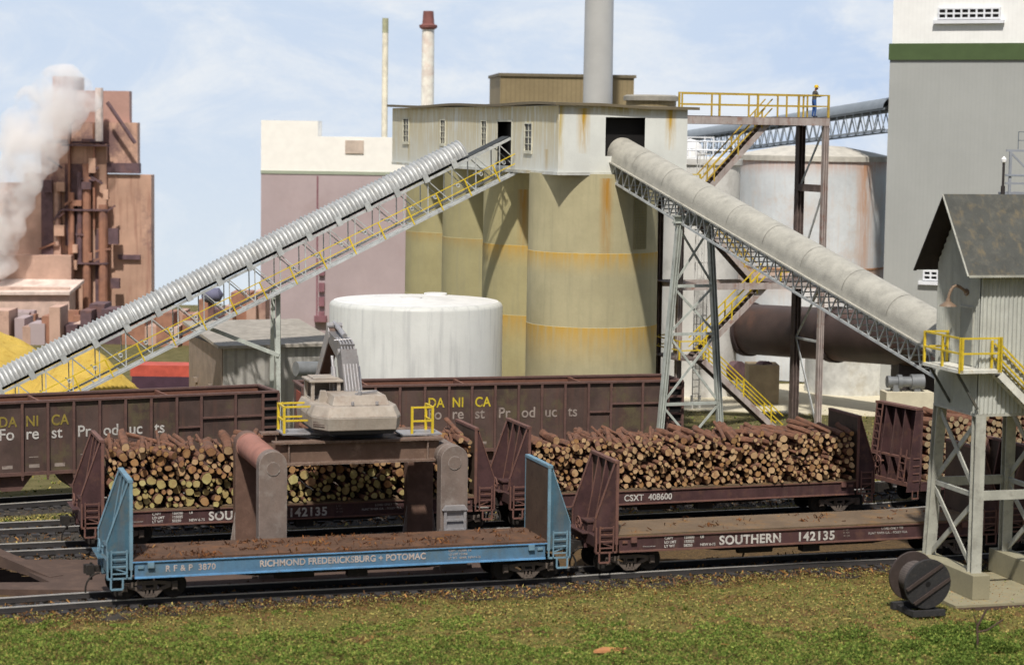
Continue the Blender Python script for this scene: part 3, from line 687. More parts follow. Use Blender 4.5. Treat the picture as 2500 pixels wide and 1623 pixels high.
def pack(x0, x1, ztop, rs, seed, maxn=600, tries=16):
    rr = random.Random(seed); C = []
    cell = {}
    fails = 0
    while len(C) < maxn and fails < 40:
        r = rs(rr, None); best = None
        for _ in range(tries):
            x = rr.uniform(x0+r, x1-r); z = r
            for (cx, cz, cr) in C:
                dx = abs(cx-x)
                if dx < cr+r:
                    zz = cz+math.sqrt(max(0, (cr+r)**2-dx*dx)); 
                    if zz > z: z = zz
            if best is None or z < best[1]: best = (x, z)
        if best[1]+r*.6 > ztop(best[0]): fails += 1; continue
        C.append((best[0], best[1], r))
    return C
LOGS = []   # (matrix, radius, kind, variant, label, group, prio)
def pile(car, x0, x1, base, ztop, rs, kindf, seed, label, group, yoff=(-.16, .30), toptilt=.35, W=W_, tilt=.09, maxn=600):
    M0 = Matrix.Translation(car.location) @ Matrix.Rotation(car.rotation_euler.z, 4, 'Z'); rr = random.Random(seed+1)
    for (x, z, r) in pack(x0, x1, ztop, rs, seed, maxn):
        depth = ztop(x)-z
        top = depth < .5
        yaw = rr.gauss(0, .22 if top and toptilt > .1 else tilt); pit = rr.gauss(0, .035 if toptilt > .1 else .01)
        up_ = top and toptilt > .1 and rr.random() < .55
        if up_: pit = rr.uniform(.02, .26)
        if top and toptilt > .1 and rr.random() < .10: yaw = rr.choice((-1, 1))*rr.uniform(.5, .9); pit = rr.uniform(0, .12)
        if (x-math.sin(yaw)*W*.9) < x0+.1 or (x-math.sin(yaw)*W*.9) > x1-.1: yaw = -yaw*.5 if abs(yaw) < .4 else 0
        if x < x0+.5 or x > x1-.5: yaw = max(-.12, min(.12, yaw))
        y = rr.uniform(*yoff)+(rr.uniform(.25, .6) if rr.random() < .16 and toptilt > .1 else 0)+(abs(math.sin(yaw))*.3 if top else 0)+(rr.uniform(.0, .5) if top and depth < .25 and toptilt > .1 else 0)
        ls = (W/2.5)*rr.uniform(.94, 1.02)*(rr.uniform(.40, .72) if up_ else 1)
        Ml = M0 @ Matrix.Translation((x-math.sin(-yaw)*0, y, base+z)) @ Matrix.Rotation(yaw, 4, 'Z') @ Matrix.Rotation(pit, 4, 'X') @ Matrix.Rotation(rr.uniform(0, 6.28), 4, 'Y') @ Matrix.Diagonal((r/.1, ls, r/.1*rr.uniform(.76, 1.06), 1))
        LOGS.append((Ml, r, kindf(rr, x, z, top), rr.randrange(7), ('tilted '+label) if top else label, group+(', top layer' if top else ''), r))
def rs_a(rr, _):
    t = rr.random()
    return rr.uniform(.06, .095) if t < .33 else (rr.uniform(.095, .15) if t < .75 else rr.uniform(.15, .22))
def rs_b(rr, _):
    t = rr.random()
    return rr.uniform(.055, .09) if t < .36 else (rr.uniform(.09, .13) if t < .8 else rr.uniform(.13, .19))
top_a = lambda x: 2.50+.10*math.sin(x*1.7)+.12*math.sin(x*.9+1)-(.15 if x < 1 else 0)
top_b = lambda x: 2.12+.10*math.sin(x*1.1+.6)+.08*math.sin(x*2.7)+(.28 if x > 10.5 else 0)+(.35 if x < 2.2 else 0)
pile(s2, .12, L_-.1, DZ+RAILZ-RAILZ, top_a, rs_a, lambda rr, x, z, top: ('g' if z < 1.15 and rr.random() < .85 else ('o' if rr.random() < .6 else 't')), 11,
     'pulpwood log in the pile behind the log loader', 'logs on the flatcar behind the log loader')
pile(c1, .12, L_-.1, DZ, top_b, rs_b, lambda rr, x, z, top: ('t' if rr.random() < .8 else 'o'), 23,
     'pulpwood log in the pile in front of the lattice bent', 'logs on the flatcar before the lattice bent', tilt=.22)
pile(pulp, .1, 9.8, pdz, lambda x: 2.75 if x < 4 else 2.95, lambda rr, _: rr.uniform(.13, .18), lambda rr, x, z, top: 'a', 31,
     'thick aged log stacked on the right rear pulpwood car', 'thick logs on the right rear pulpwood car', yoff=(.0, .1), toptilt=.03, W=pW, maxn=420)
# the 300 that show largest become things, the rest one object
def vis(l):
    p = l[0].translation; return l[1]/p.y*1000*(0 if p.x/p.y > .26 or p.x/p.y < -.25 else 1)
LOGS.sort(key=vis, reverse=True)
for (Ml, r, kind, k, lab, grp, _) in LOGS[:300]:
    o = bpy.data.objects.new('log', log_lib(kind, k)[0]); COL.objects.link(o); o.matrix_world = Ml; tag(o, lab, 'log', grp)
rest = {}
mb = MB()
for (Ml, r, kind, k, lab, grp, _) in LOGS[300:]:
    src = log_lib(kind, k)[1]; s = {'g': 1, 't': 2, 'o': 3, 'a': 4}[kind]; o_ = len(mb.v)
    mb.v += [tuple(Ml @ Vector(p)) for p in src.v]
    for f, mi in zip(src.f, src.mi): mb.f.append(tuple(i+o_ for i in f)); mb.mi.append(s if mi else 0)
tag(obj('small_logs', mb, [bark_m, end_green, end_tan, end_orange, end_grey], smooth=True), 'thinner pulpwood logs filling the gaps of the piles on the flatcars', 'logs', None, 'stuff')

# ================================================================== HOPPERS
def plane_x(u, v, p0, yaw):
    n = Vector((-math.sin(yaw), math.cos(yaw), 0)); p0 = Vector((p0[0], p0[1], 0)); d = ray(u, v); t = (p0-CAM).dot(n)/d.dot(n); q = CAM+d*t
    return (q-p0).dot(Vector((math.cos(yaw), math.sin(yaw), 0)))
RIM = 4.75
pa, pb = G(738, 944, RIM), G(1669, 927, RIM)
yawR = math.atan2(pb.y-pa.y, pb.x-pa.x); LH = math.hypot(pb.x-pa.x, pb.y-pa.y)
div = [LH-plane_x(u, 940, (pa.x, pa.y), yawR) for u in (1632, 1570, 1493, 1438, 1381, 1324, 1267, 1210, 1153, 1097, 1038, 977, 917, 860, 785, 752)]
def hopper(name, label, x, y, yaw, lets, red):
    t = thing(name, label, 'hopper car', (x, y, 0), yaw); W = 2.7; zb = 1.62; zt = RIM
    mb = MB(); mb.box((.06, .10, zb), (LH-.06, .14, zt-.05)); obj('side_wall', mb, hop_panel, t)
    mb = MB(); mb.box((.06, W-.14, zb), (LH-.06, W-.10, zt-.05)); obj('side_wall', mb, hop_in, t)
    mb = MB(); mb.box((.06, .142, zb+.3), (LH-.06, .16, zt-.06)); mb.box((.06, .16, zb+.3), (LH-.06, W-.16, zb+.36)); obj('inner_lining', mb, hop_in, t)
    for xx in (.06, LH-.10):
        mb = MB(); mb.box((xx, .12, zb+.5), (xx+.04, W-.12, zt-.05)); obj('end_wall', mb, hop_panel if not red or xx > 1 else hop_rib, t)
    for y0, y1 in ((-.03, .19), (W-.19, W+.03)):
        mb = MB(); mb.box((0, y0, zt-.09), (LH, y1, zt)); obj('top_rim', mb, hop_rib, t)
    for xx in (0, LH-.2): obj('end_rim', MB().box((xx, .19, zt-.088), (xx+.2, W-.19, zt-.003)), hop_rib, t)
    for k in (3, 8, 12): 
        xx = LH-div[k]-.3; mb = MB(); mb.prism([(xx, .19, zt-.06), (xx, W-.19, zt-.06), (xx, W-.19, zt-.5), (xx, W/2, zt-.2), (xx, .19, zt-.5)], (.1, 0, 0)); obj('cross_brace', mb, hop_in, t)
    xs = [0.02]+[LH-d for d in div]+[LH-.02]
    first = None
    for i, xx in enumerate(xs):
        mb = MB(); wdt = .1; top = zt-.09; x_ = min(max(xx, wdt/2), LH-wdt/2)-x if False else xx
        mb.box((x_-.055, -.02, zb-.12), (x_+.055, .10, top)); mb.prism([(x_-.055, 0, zb-.12), (x_+.055, 0, zb-.12), (x_+.03, 0, zb-.3), (x_-.03, 0, zb-.3)], (0, .1, 0)); obj('rib', mb, hop_rib, t)
    mb = MB(); mb.box((.02, -.005, zb-.08), (LH-.02, .098, zb+.06)); obj('bottom_sill', mb, hop_rib, t)
    for a, b in ((LH-div[2], LH-div[1]), (LH-div[1], LH-div[0]), (LH-div[-2], LH-div[-3])):
        mb = MB(); mb.box((a+.055, .0, 3.62), (b-.055, .10, 3.70)); obj('waist_rib', mb, hop_rib, t)
    a, b = LH-div[3], LH-div[2]; mb = MB(); mb.box((a+.055, .0, 2.95), (b-.055, .10, 3.02)); obj('waist_rib', mb, hop_rib, t)
    for (a, b) in ((LH-div[0]+.06, LH-.08), (.08, LH-div[-1]-.06)):
        if b-a < .1: continue
        for k in range(7): z = zb+.2+k*.42; obj('ladder_rung', MB().box((a, -.03, z), (b, .0, z+.09)), hop_rib, t)
        mb = MB()
        for k in range(7): z = zb+.29+k*.42; mb.box((a+.02, .09, z+.02), (b-.02, .098, z+.3))
        obj('ladder_recess', mb, dark_m, t)
    if red:
        mb = MB(); mb.box((.02, .35, 3.3), (.055, 1.75, zt-.35)); obj('red_end_panel', mb, hop_red, t)
        mb = MB()
        for q in (.4, .75, 1.1, 1.45, 1.8): mb.box((-.02, q, 2.0), (.055, q+.05, 3.25))
        obj('end_post', mb, hop_rib, t)
    cols = [6-k for k in range(7)]
    tw = ['DA', 'NI', 'CA', '', '', '', '']; tb = ['Fo', 're', 'st', 'Pr', 'od', 'uc', 'ts']
    for k in range(7):
        a, b = LH-div[10-k], LH-div[9-k]
        if tw[k]: text('lettering', tw[k], .64, (a+.16, .088, 3.66), (1, 0, 0), (0, 0, 1), lets[0], t, 1.05, .85, .012)
        text('lettering', tb[k], .70, (a+.16, .088, 3.10), (1, 0, 0), (0, 0, 1), lets[1], t, 1.0, .95, .008)
    for k in (9, 10, 8, 7):
        a = LH-div[k]; mb = MB(); mb.box((a+.3, .094, 1.85), (a+.75, .098, 2.0)); mb.box((a+.3, .094, 2.3), (a+.7, .098, 2.33)) if k % 2 else None
        obj('data_panel', mb, faded_l, t)
    for q in (3.5, 6.5, 9.5, 12.5):
        mb = MB(); mb.prism([(q-1.1, .3, zb+.1), (q+1.1, .3, zb+.1), (q+.4, .3, .85), (q-.4, .3, .85)], (0, 2.1, 0)); obj('discharge_pocket', mb, hop_rib, t)
    for q in (1.5, LH-1.5):
        e = bpy.data.objects.new('truck_mount', None)
        truck(t, q); t.children[-1].location.z = RAILZ
    return t
hopper('hopper_car', 'long brown hopper car with bright yellow letters, in front of the white tank', pa.x, pa.y, yawR, (yellow_l, faded_l), True)
p0, p1 = G(0, 979, 4.8), G(682, 950.6, 4.8); yawL = math.atan2(p1.y-p0.y, p1.x-p0.x)
hopper('hopper_car', 'brown hopper car with faded letters, cut off by the left edge', p1.x-LH*math.cos(yawL), p1.y-LH*math.sin(yawL), yawL, (dimyel_l, white_l), False)

# ================================================================== LOG LOADER ON ITS PORTAL (local: x along tracks, y away)
gt = thing('log_loader', 'taupe log loader with raised folded boom on a four legged steel portal, between the flatcars', 'log loader', (-8.62, 76.9, 0), .297)
GL = 6.85; GD = 5.65; ZC = 4.3
for (gx, nm) in ((0, gantry_r), (GL, gantry_m)):
    mb = MB(); mb.tube((gx, .02, ZC), (gx, GD-.02, ZC), .5, seg=28); dr = obj('drum_beam', mb, nm, gt, smooth=True)
    for q in (.62, GD-.8): obj('drum_band', MB().lathe([(.5, -.03), (.525, -.03), (.525, .03), (.5, .03)], (gx, q, ZC), 28, (0, 1, 0)), nm, dr, smooth=True)
    for gy in (0, GD-.6):
        n = 14; poly = [(gx-.52, gy, 0), (gx+.52, gy, 0)]+[(gx+.52*math.cos(PI*k/n), gy, ZC+.52*math.sin(PI*k/n)) for k in range(n+1)]
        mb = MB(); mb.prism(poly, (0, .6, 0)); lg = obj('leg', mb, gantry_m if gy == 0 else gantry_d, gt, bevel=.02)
        mb = MB(); mb.tube((gx, gy-.03, ZC-.12), (gx, gy+.1, ZC-.12), .25, seg=24); obj('pivot_cap', mb, gantry_m, lg)
        for s in (-1, 1): obj('gusset', MB().prism([(gx+s*.52, gy+.1, 0), (gx+s*.78, gy+.1, 0), (gx+s*.52, gy+.1, 1.7)], (0, .04, 0)), gantry_m, lg)
# twisted I beams
for gy in (1.05, 3.6):
    mb = MB(); mb.box((.3, gy+.1, 4.20), (GL-.3, gy+.16, 4.92)); bm = obj('cross_beam', mb, gantry_b, gt)
    mb = MB(); mb.box((.2, gy-.12, 4.92), (GL-.2, gy+.38, 5.0)); obj('flange', mb, gantry_b, bm)
    mb = MB(); mb.box((.3, gy-.12, 4.12), (GL-.3, gy+.38, 4.20)); obj('flange', mb, gantry_b, bm)
    mb = MB()
    for q in (.75, 6.05): mb.box((q, gy-.05, 4.21), (q+.05, gy+.1, 4.91))
    obj('stiffener', mb, gantry_b, bm)
mb = MB(); mb.box((1.8, 1.45, 4.86), (5.6, 3.45, 4.94)); obj('centre_plate', mb, gantry_b, gt)
mb = MB(); mb.lathe([(.95, 4.94), (.95, 5.2), (.85, 5.25), (.85, 5.42)], (3.72, 2.5, 0), 32); obj('slewing_ring', mb, loader_k, gt, smooth=True)
# ladder cabinet on the right front leg
mb = MB()
for q in (-.38, .38): mb.box((GL+q-.05, -.17, .9), (GL+q+.05, -.10, 2.4))
for q in (.9, 1.3, 1.65, 2.0, 2.35): mb.box((GL-.38, -.16, q), (GL+.38, -.11, q+.07))
mb.prism([(GL-.48, -.22, 2.42), (GL+.48, -.22, 2.42), (GL+.36, -.22, 2.6), (GL-.36, -.22, 2.6)], (0, .2, 0)); mb.box((GL-.36, -.08, .7), (GL+.36, -.003, 2.42))
obj('access_cabinet', mb, loader_g, gt)
# platforms with yellow rails
for (a, b, c, d, hx) in ((.72, 2.2, 1.9, 3.2, 'l'), (5.15, 6.75, 1.5, 2.7, 'r')):
    zp = 5.12 if hx == 'l' else 5.03
    mb = MB(); mb.box((a, c, zp), (b, d, zp+.06)); mb.bar((a+.2, c+.3, zp-.0), (b, c+.4, zp-.2), .08); pf = obj('platform', mb, loader_g, gt)
    mb = MB(); zt = zp+1.05
    if hx == 'l': P_ = [(b, c+.05), (a+.05, c+.05), (a+.05, d-.1), (b, d-.1)]
    else: P_ = [(a+.35, c+.08), (a+.35, d-.1), (b-.35, d-.1)]; P_ = [(a+.5, c+.05), (b-.3, c+.05+.0), (b-.3, d-.2)]; P_ = [(a+.35, c+.15), (b-.25, d-.2)]
    if hx == 'r': P_ = [(a+.45, c+.1), (b-.35, c+.1), (b-.35, d-.1)]
    for z in (zt, zt-.52):
        for p, q in zip(P_[:-1], P_[1:]): mb.bar((p[0], p[1], z), (q[0], q[1], z), .065)
    for p in P_: mb.bar((p[0], p[1], zp+.06), (p[0], p[1], zt+.03), .09)
    obj('handrail', mb, yellow, pf)
# upper works
bx, by = 3.42, 2.5
def pl(pts, z0, z1, sc0=1.0, sc1=1.0):
    mb = MB(); n = len(pts)
    vs = [(bx+p[0]*sc0, by+p[1]*sc0, z0) for p in pts]+[(bx+p[0]*sc1, by+p[1]*sc1, z1) for p in pts]
    mb.add(vs, [tuple(reversed(range(n))), tuple(range(n, 2*n))]+[(i, (i+1) % n, n+(i+1) % n, n+i) for i in range(n)]); return mb
body = [(-1.30, -2.15), (1.25, -2.15), (1.52, -1.55), (1.52, 1.7), (-1.7, 1.7), (-1.75, -1.35)]
obj('body_base', pl(body, 5.28, 5.44, .93, .97), loader_k, gt)
lb = obj('machine_body', pl(body, 5.44, 5.92, 1.0, 1.03), loader_m, gt, bevel=.03)
obj('upper_body', pl(body, 5.92, 6.30, 1.03, .93), loader_m, lb, bevel=.03)
hood = [(-1.05, -1.62), (1.15, -1.62), (1.15, .1), (-1.05, .1)]
obj('engine_hood', pl(hood, 6.30, 6.66, 1.0, .88), loader_m, lb, bevel=.03)
for q in (-.30, .62):
    mb = MB(); mb.tube((bx+q, by-1.72, 6.34), (bx+q, by-1.72, 6.46), .06, seg=8); obj('hinge_knob', mb, loader_g, lb)
mb = MB(); mb.prism([(bx-1.35, by-.5, 6.30), (bx-.95, by-.5, 6.30), (bx-1.05, by-.5, 6.75), (bx-1.25, by-.5, 6.75)], (0, .15, 0)); obj('lifting_lug', mb, loader_m, lb)
mb = MB(); mb.bar((bx-.1, by-1.3, 6.70), (bx+.8, by-.9, 6.74), .1, .06); mb.tube((bx+.05, by-1.35, 6.66), (bx+.05, by-1.35, 6.80), .08, seg=8); obj('exhaust_stack', mb, loader_g, lb)
for q in (-.35, .55): obj('door_handle', MB().box((bx+q-.22, by-2.20, 5.86), (bx+q+.22, by-2.16, 5.89)), loader_g, lb)
for k in range(5): obj('vent_slat', MB().obox((bx-1.57, by-1.72, 5.58+k*.07), (.16, -.27, 0), (.012, .007, 0), (0, 0, .012)), loader_t, lb)
obj('panel_seam', MB().box((bx-1.28, by-2.165, 5.905), (bx+1.24, by-2.15, 5.925)), loader_t, lb)
# cab
cx0, cx1, cy0, cy1, cz0, cz1 = bx-1.42, bx-.42, by+.2, by+1.5, 5.85, 6.98
mb = MB()
for x in (cx0, cx1):
    for y in (cy0, cy1): mb.box((x-.06, y-.06, cz0), (x+.06, y+.06, cz1))
mb.box((cx0, cy0+.06, cz0), (cx0+.05, cy1-.06, 6.35)); mb.box((cx0+.06, cy0-.03, cz0), (cx1-.06, cy0+.03, 6.3)); mb.box((cx0+.06, cy1-.03, cz0), (cx1-.06, cy1+.03, 6.3))
cab = obj('cab', mb, loader_m, gt)
mb = MB(); mb.box((cx0-.14, cy0-.14, cz1), (cx1+.16, cy1+.12, cz1+.09)); mb.box((cx0+.05, cy0+.05, cz1+.09), (cx1-.05, cy1-.05, cz1+.16)); obj('roof', mb, loader_m, cab, bevel=.02)
mb = MB(); mb.box((cx0+.08, cy1-.02, 6.32), (cx1-.08, cy1, cz1-.02)); obj('window', mb, glass_m, cab)
# boom: two boxed pieces, bent
def boxseg(mb, p, q, w, h0, h1):
    p, q = Vector(p), Vector(q); a = (q-p).normalized(); s = Vector((1, 0, 0)); n = s.cross(a).normalized()
    vs = [p-s*w/2-n*h0/2, p+s*w/2-n*h0/2, p+s*w/2+n*h0/2, p-s*w/2+n*h0/2, q-s*w/2-n*h1/2, q+s*w/2-n*h1/2, q+s*w/2+n*h1/2, q-s*w/2+n*h1/2]
    mb.add(vs, [(0,3,2,1),(4,5,6,7),(0,1,5,4),(1,2,6,5),(2,3,7,6),(3,0,4,7)])
bxm = bx+.05
mb = MB(); boxseg(mb, (bxm, by+.1, 6.25), (bxm, by+.95, 8.0), .62, .75, .85); boxseg(mb, (bxm, by+.85, 7.95), (bxm, by+3.5, 8.55), .55, .8, .32)
bo = obj('boom', mb, M('dark_boom_steel', (.20, .19, .19), metal=.2, rough=.5, dirt=((.12, .09, .08), .6, 3)), gt)
mb = MB(); boxseg(mb, (bxm-.05, by+3.0, 8.62), (bxm-.05, by+5.6, 6.2), .42, .5, .32); st = obj('stick', mb, loader_t, gt)
mb = MB()
for s in (-.26, .16):
    boxseg(mb, (bxm+s, by+3.0, 8.66), (bxm+s, by+5.6, 6.22), .05, .6, .38)
obj('stick_plate', mb, loader_g, st)
mb = MB()
for k in range(5):
    x = bxm-.24+k*.12
    mb.path([(x, by-.25, 6.45), (x, by-.20, 6.7), (x, by+.62, 8.1), (x, by+.95, 8.40), (x, by+1.6, 8.52)], .032, 6)
mb.path([(bxm-.42, by+1.3, 8.45), (bxm+.25, by+1.25, 8.50)], .035, 6); obj('hydraulic_hose', mb, loader_g, bo)
mb = MB()
for s in (-.48, .48): mb.tube((bxm+s, by+.5, 6.2), (bxm+s, by+1.15, 7.45), .095, seg=10); mb.tube((bxm+s, by+1.1, 7.35), (bxm+s, by+1.35, 7.85), .06, seg=8)
obj('lift_cylinder', mb, loader_g, bo)
mb = MB(); mb.tube((bxm, by+1.3, 8.62), (bxm, by+2.6, 8.85), .10, seg=10); mb.tube((bxm, by+2.5, 8.83), (bxm, by+3.3, 8.98), .06, seg=8); mb.tube((bxm-.3, by+3.2, 8.85), (bxm+.3, by+3.2, 8.85), .12, seg=10); mb.tube((bxm-.36, by+.9, 8.05), (bxm+.36, by+.9, 8.05), .12, seg=10); obj('stick_cylinder', mb, loader_g, bo)
mb = MB(); mb.tube((bxm-.3, by+5.6, 6.15), (bxm+.3, by+5.6, 6.15), .12, seg=8)
for s in (-1, 1): mb.path([(bxm, by+5.6, 6.0), (bxm+s*.55, by+5.6, 5.6), (bxm+s*.6, by+5.6, 5.0), (bxm+s*.15, by+5.6, 4.6)], .07, 6)
obj('grapple', mb, loader_t, st)

# brown pad and black pit left of it
pad = [G(-60, 1352), G(120, 1368), G(1180, 1305), G(1180, 1420), G(560, 1452), G(235, 1450), G(-60, 1442)]
def flat_poly(pts, z, mb): 
    mb.add([(p.x, p.y, z) for p in pts]+[(p.x, p.y, -.1) for p in pts], [tuple(range(len(pts)))]+[(i, i+len(pts), (i+1) % len(pts)+len(pts), (i+1) % len(pts)) for i in range(len(pts))])
a, b, c, d = G(-60, 1330, .42), G(122, 1418, .14), G(-60, 1421, .14), G(0, 1372, .42)
zt = .14
mb = MB()
flat_poly([G(-60, 1331, zt), G(25, 1364, zt), G(285, 1366, zt), G(1180, 1310, zt), G(1180, 1400, zt), G(560, 1430, zt), G(240, 1440, zt), G(-60, 1437, zt), G(-60, 1421, zt), G(122, 1420, zt)], zt, mb)
struct('brown_pad', mb, pad_m)
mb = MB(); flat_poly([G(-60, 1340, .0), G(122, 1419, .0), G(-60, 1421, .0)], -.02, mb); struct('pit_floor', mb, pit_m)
mb = MB(); q0, q1 = G(-60, 1334, .5), G(122, 1408, .16)
dv = Vector((q1.x-q0.x, q1.y-q0.y, 0)).normalized(); nn = Vector((-dv.y, dv.x, 0))
mb.prism([(q0.x, q0.y, -.05), (q1.x, q1.y, -.05), (q1.x, q1.y, .16), (q0.x, q0.y, .55)], nn*.55)
tag(obj('sloped_curb', mb, pad_m), 'sloping brown curb at the edge of the black pit, far left', 'curb')

# ================================================================== CONVEYORS
def conveyor(name, label, cat, A, B, width, depth, panel, steel, cover_fn, walk=True, rail_end=None, zig='V', rollers=True, tail=0):
    """A low end, B high end: centre line of the deck (top chord level)."""
    A, B = Vector(A), Vector(B); a = (B-A).normalized(); L = (B-A).length; s = Vector((a.y, -a.x, 0)).normalized()   # s points to the side with -y (camera) when a goes +x
    if s.y > 0: s = -s
    n = s.cross(a).normalized(); n = n if n.z > 0 else -n
    t = thing(name, label, cat, (A.x, A.y, A.z), 0)
    def P(u, side, h): return A+a*u+s*side+n*h
    for sd_ in (1, -1):
        mb = MB(); e = sd_*width/2
        mb.bar(P(0, e, 0), P(L, e, 0), .06, .14, n); mb.bar(P(0, e, -depth), P(L, e, -depth), .07, .10, n)
        k = 0; N = int(L/panel)
        for k in range(N):
            u0 = k*L/N; u1 = (k+1)*L/N; um = (u0+u1)/2
            mb.bar(P(u0, e, -depth+.02), P(um, e, -.05), .055, .05, n); mb.bar(P(um, e, -.05), P(u1, e, -depth+.02), .055, .05, n)
        obj('side_truss', mb, steel, t, world=True)
    mb = MB(); mb.obox((P(L/2, 0, .10)), a*(L/2), s*(width/2-.1), n*.02); obj('belt', mb, belt_m, t, world=True)
    k = 0
    while k*panel < L: obj('cross_strut', MB().bar(P(k*panel, -width/2, -depth), P(k*panel, width/2, -depth), .05), steel, t, world=True); k += 1
    if rollers:
        mb = MB(); k = 0
        while k*panel < L:
            c = P(k*panel+.35, width/2-.02, -depth*.60); mb = MB(); mb.ring(c, s, .09, .025, 12, 5); mb.tube(P(k*panel+.35, -width/2+.06, -depth*.60), P(k*panel+.35, width/2-.06, -depth*.60), .05, seg=7); k += 1
            obj('return_roller', mb, steel, t, world=True)
    cover_fn(t, P, a, s, n, L)
    if walk:
        Lr = rail_end or L; w0 = width/2+.06; w1 = w0+.62
        mb = MB(); mb.obox((P(Lr/2, (w0+w1)/2, -depth-.02)), a*(Lr/2), s*((w1-w0)/2), n*.02); mb.bar(P(0, w1, -depth+.0), P(Lr, w1, -depth), .03, .12, n); wk = obj('walkway', mb, steel, t, world=True)
        mb = MB(); 
        for h in (.95, .48): mb.bar(P(0, w1, -depth+h), P(Lr, w1, -depth+h), .045)
        sp_ = 1.75; k = 0
        while Lr-k*sp_ > 0: mb.bar(P(Lr-k*sp_, w1, -depth-.02), P(Lr-k*sp_, w1, -depth+.97), .07); k += 1
        r_ = obj('handrail', mb, yellow, wk, world=False)
        mm = Matrix([t['_m'][i*4:i*4+4] for i in range(4)]).inverted(); r_.data.transform(mm)
    return t, P
T36 = Vector((math.cos(.36), math.sin(.36), 0)); N36 = Vector((-math.sin(.36), math.cos(.36), 0))
# left conveyor
cB = Vector((-.44, 115.1, 0)); cB.z = D(1245, 338, 115.1).z
cA = Vector((-25.3, 105.7, 0)); cA.z = D(0, 950, 105.7).z
dd = (cB-cA).normalized(); LA = cA-dd*3.0
def corr_cover(t, P, a, s, n, L):
    Lc = L-2.55; R = .73; pitch = .235; seg = 14; N = int(Lc/pitch*6); vs = []; mb = MB()
    for i in range(N+1):
        u = Lc*i/N; r = R+.065*max(-.35, math.cos(2*PI*u/pitch))+(0.03 if (u % 5.1) < .12 else 0)
        for j in range(seg+1):
            q = PI*(j/seg); vs.append(P(u, r*math.cos(q), 0.24+r*math.sin(q)*1.12))
    mb.add(vs, [(i*(seg+1)+j, i*(seg+1)+j+1, (i+1)*(seg+1)+j+1, (i+1)*(seg+1)+j) for i in range(N) for j in range(seg)]); 
    obj('corrugated_cover', mb, galv, t, smooth=True, world=True)
    k = 0; mb = MB()
    while 1.0+k*1.75 < Lc: obj('cover_bracket', MB().obox(P(1.0+k*1.75, .78, .14), a*.15, s*.03, n*.24), galvd, t, world=True); k += 1
left_conv, PL = conveyor('conveyor', 'long inclined conveyor under a ribbed galvanised cover with a yellow handrail, left of the silos', 'conveyor', LA, cB, 1.3, 1.68, 1.42, galvd, corr_cover, rail_end=None)
# trestle
k_ = thing('trestle', 'thin two legged trestle holding up the galvanised conveyor left of the white tank', 'trestle', (-12.3, 110.6, 0))
c0 = Vector((-12.3, 110.6, 0)); zt = D(668, 712, 110.6).z
for sgn in (-1, 1):
    mb = MB(); b0 = c0+N36*sgn*.85; t0 = c0+N36*sgn*.5+Vector((0, 0, zt)); mb.bar(b0, t0, .22, .22, (1, 0, 0)); obj('leg', mb, trussg, k_, world=True)
mb = MB(); mb.bar(c0-N36*.6+Vector((0, 0, zt)), c0+N36*.6+Vector((0, 0, zt)), .2); mb.bar(c0-N36*.6+Vector((0, 0, zt-.35)), c0+N36*.6+Vector((0, 0, zt-.35)), .1); obj('cap_beam', mb, trussg, k_, world=True)
mb = MB(); mb.bar(c0-N36*.8+Vector((0, 0, 1.4)), c0+N36*.5+Vector((0, 0, zt-.4)), .09); mb.bar(c0+N36*.8+Vector((0, 0, 1.4)), c0-N36*.5+Vector((0, 0, 4.6)), .09); mb.bar(c0-N36*.8+Vector((0, 0, 2.6)), c0+N36*.8+Vector((0, 0, 2.6)), .1); obj('cross_brace', mb, trussg, k_, world=True)
mb = MB(); q = D(500, 797, 109.0); mb.bar(c0-N36*.7+Vector((0, 0, D(690, 867, 110).z)), q, .2, .2); obj('diagonal_strut', mb, trussg, k_, world=True)

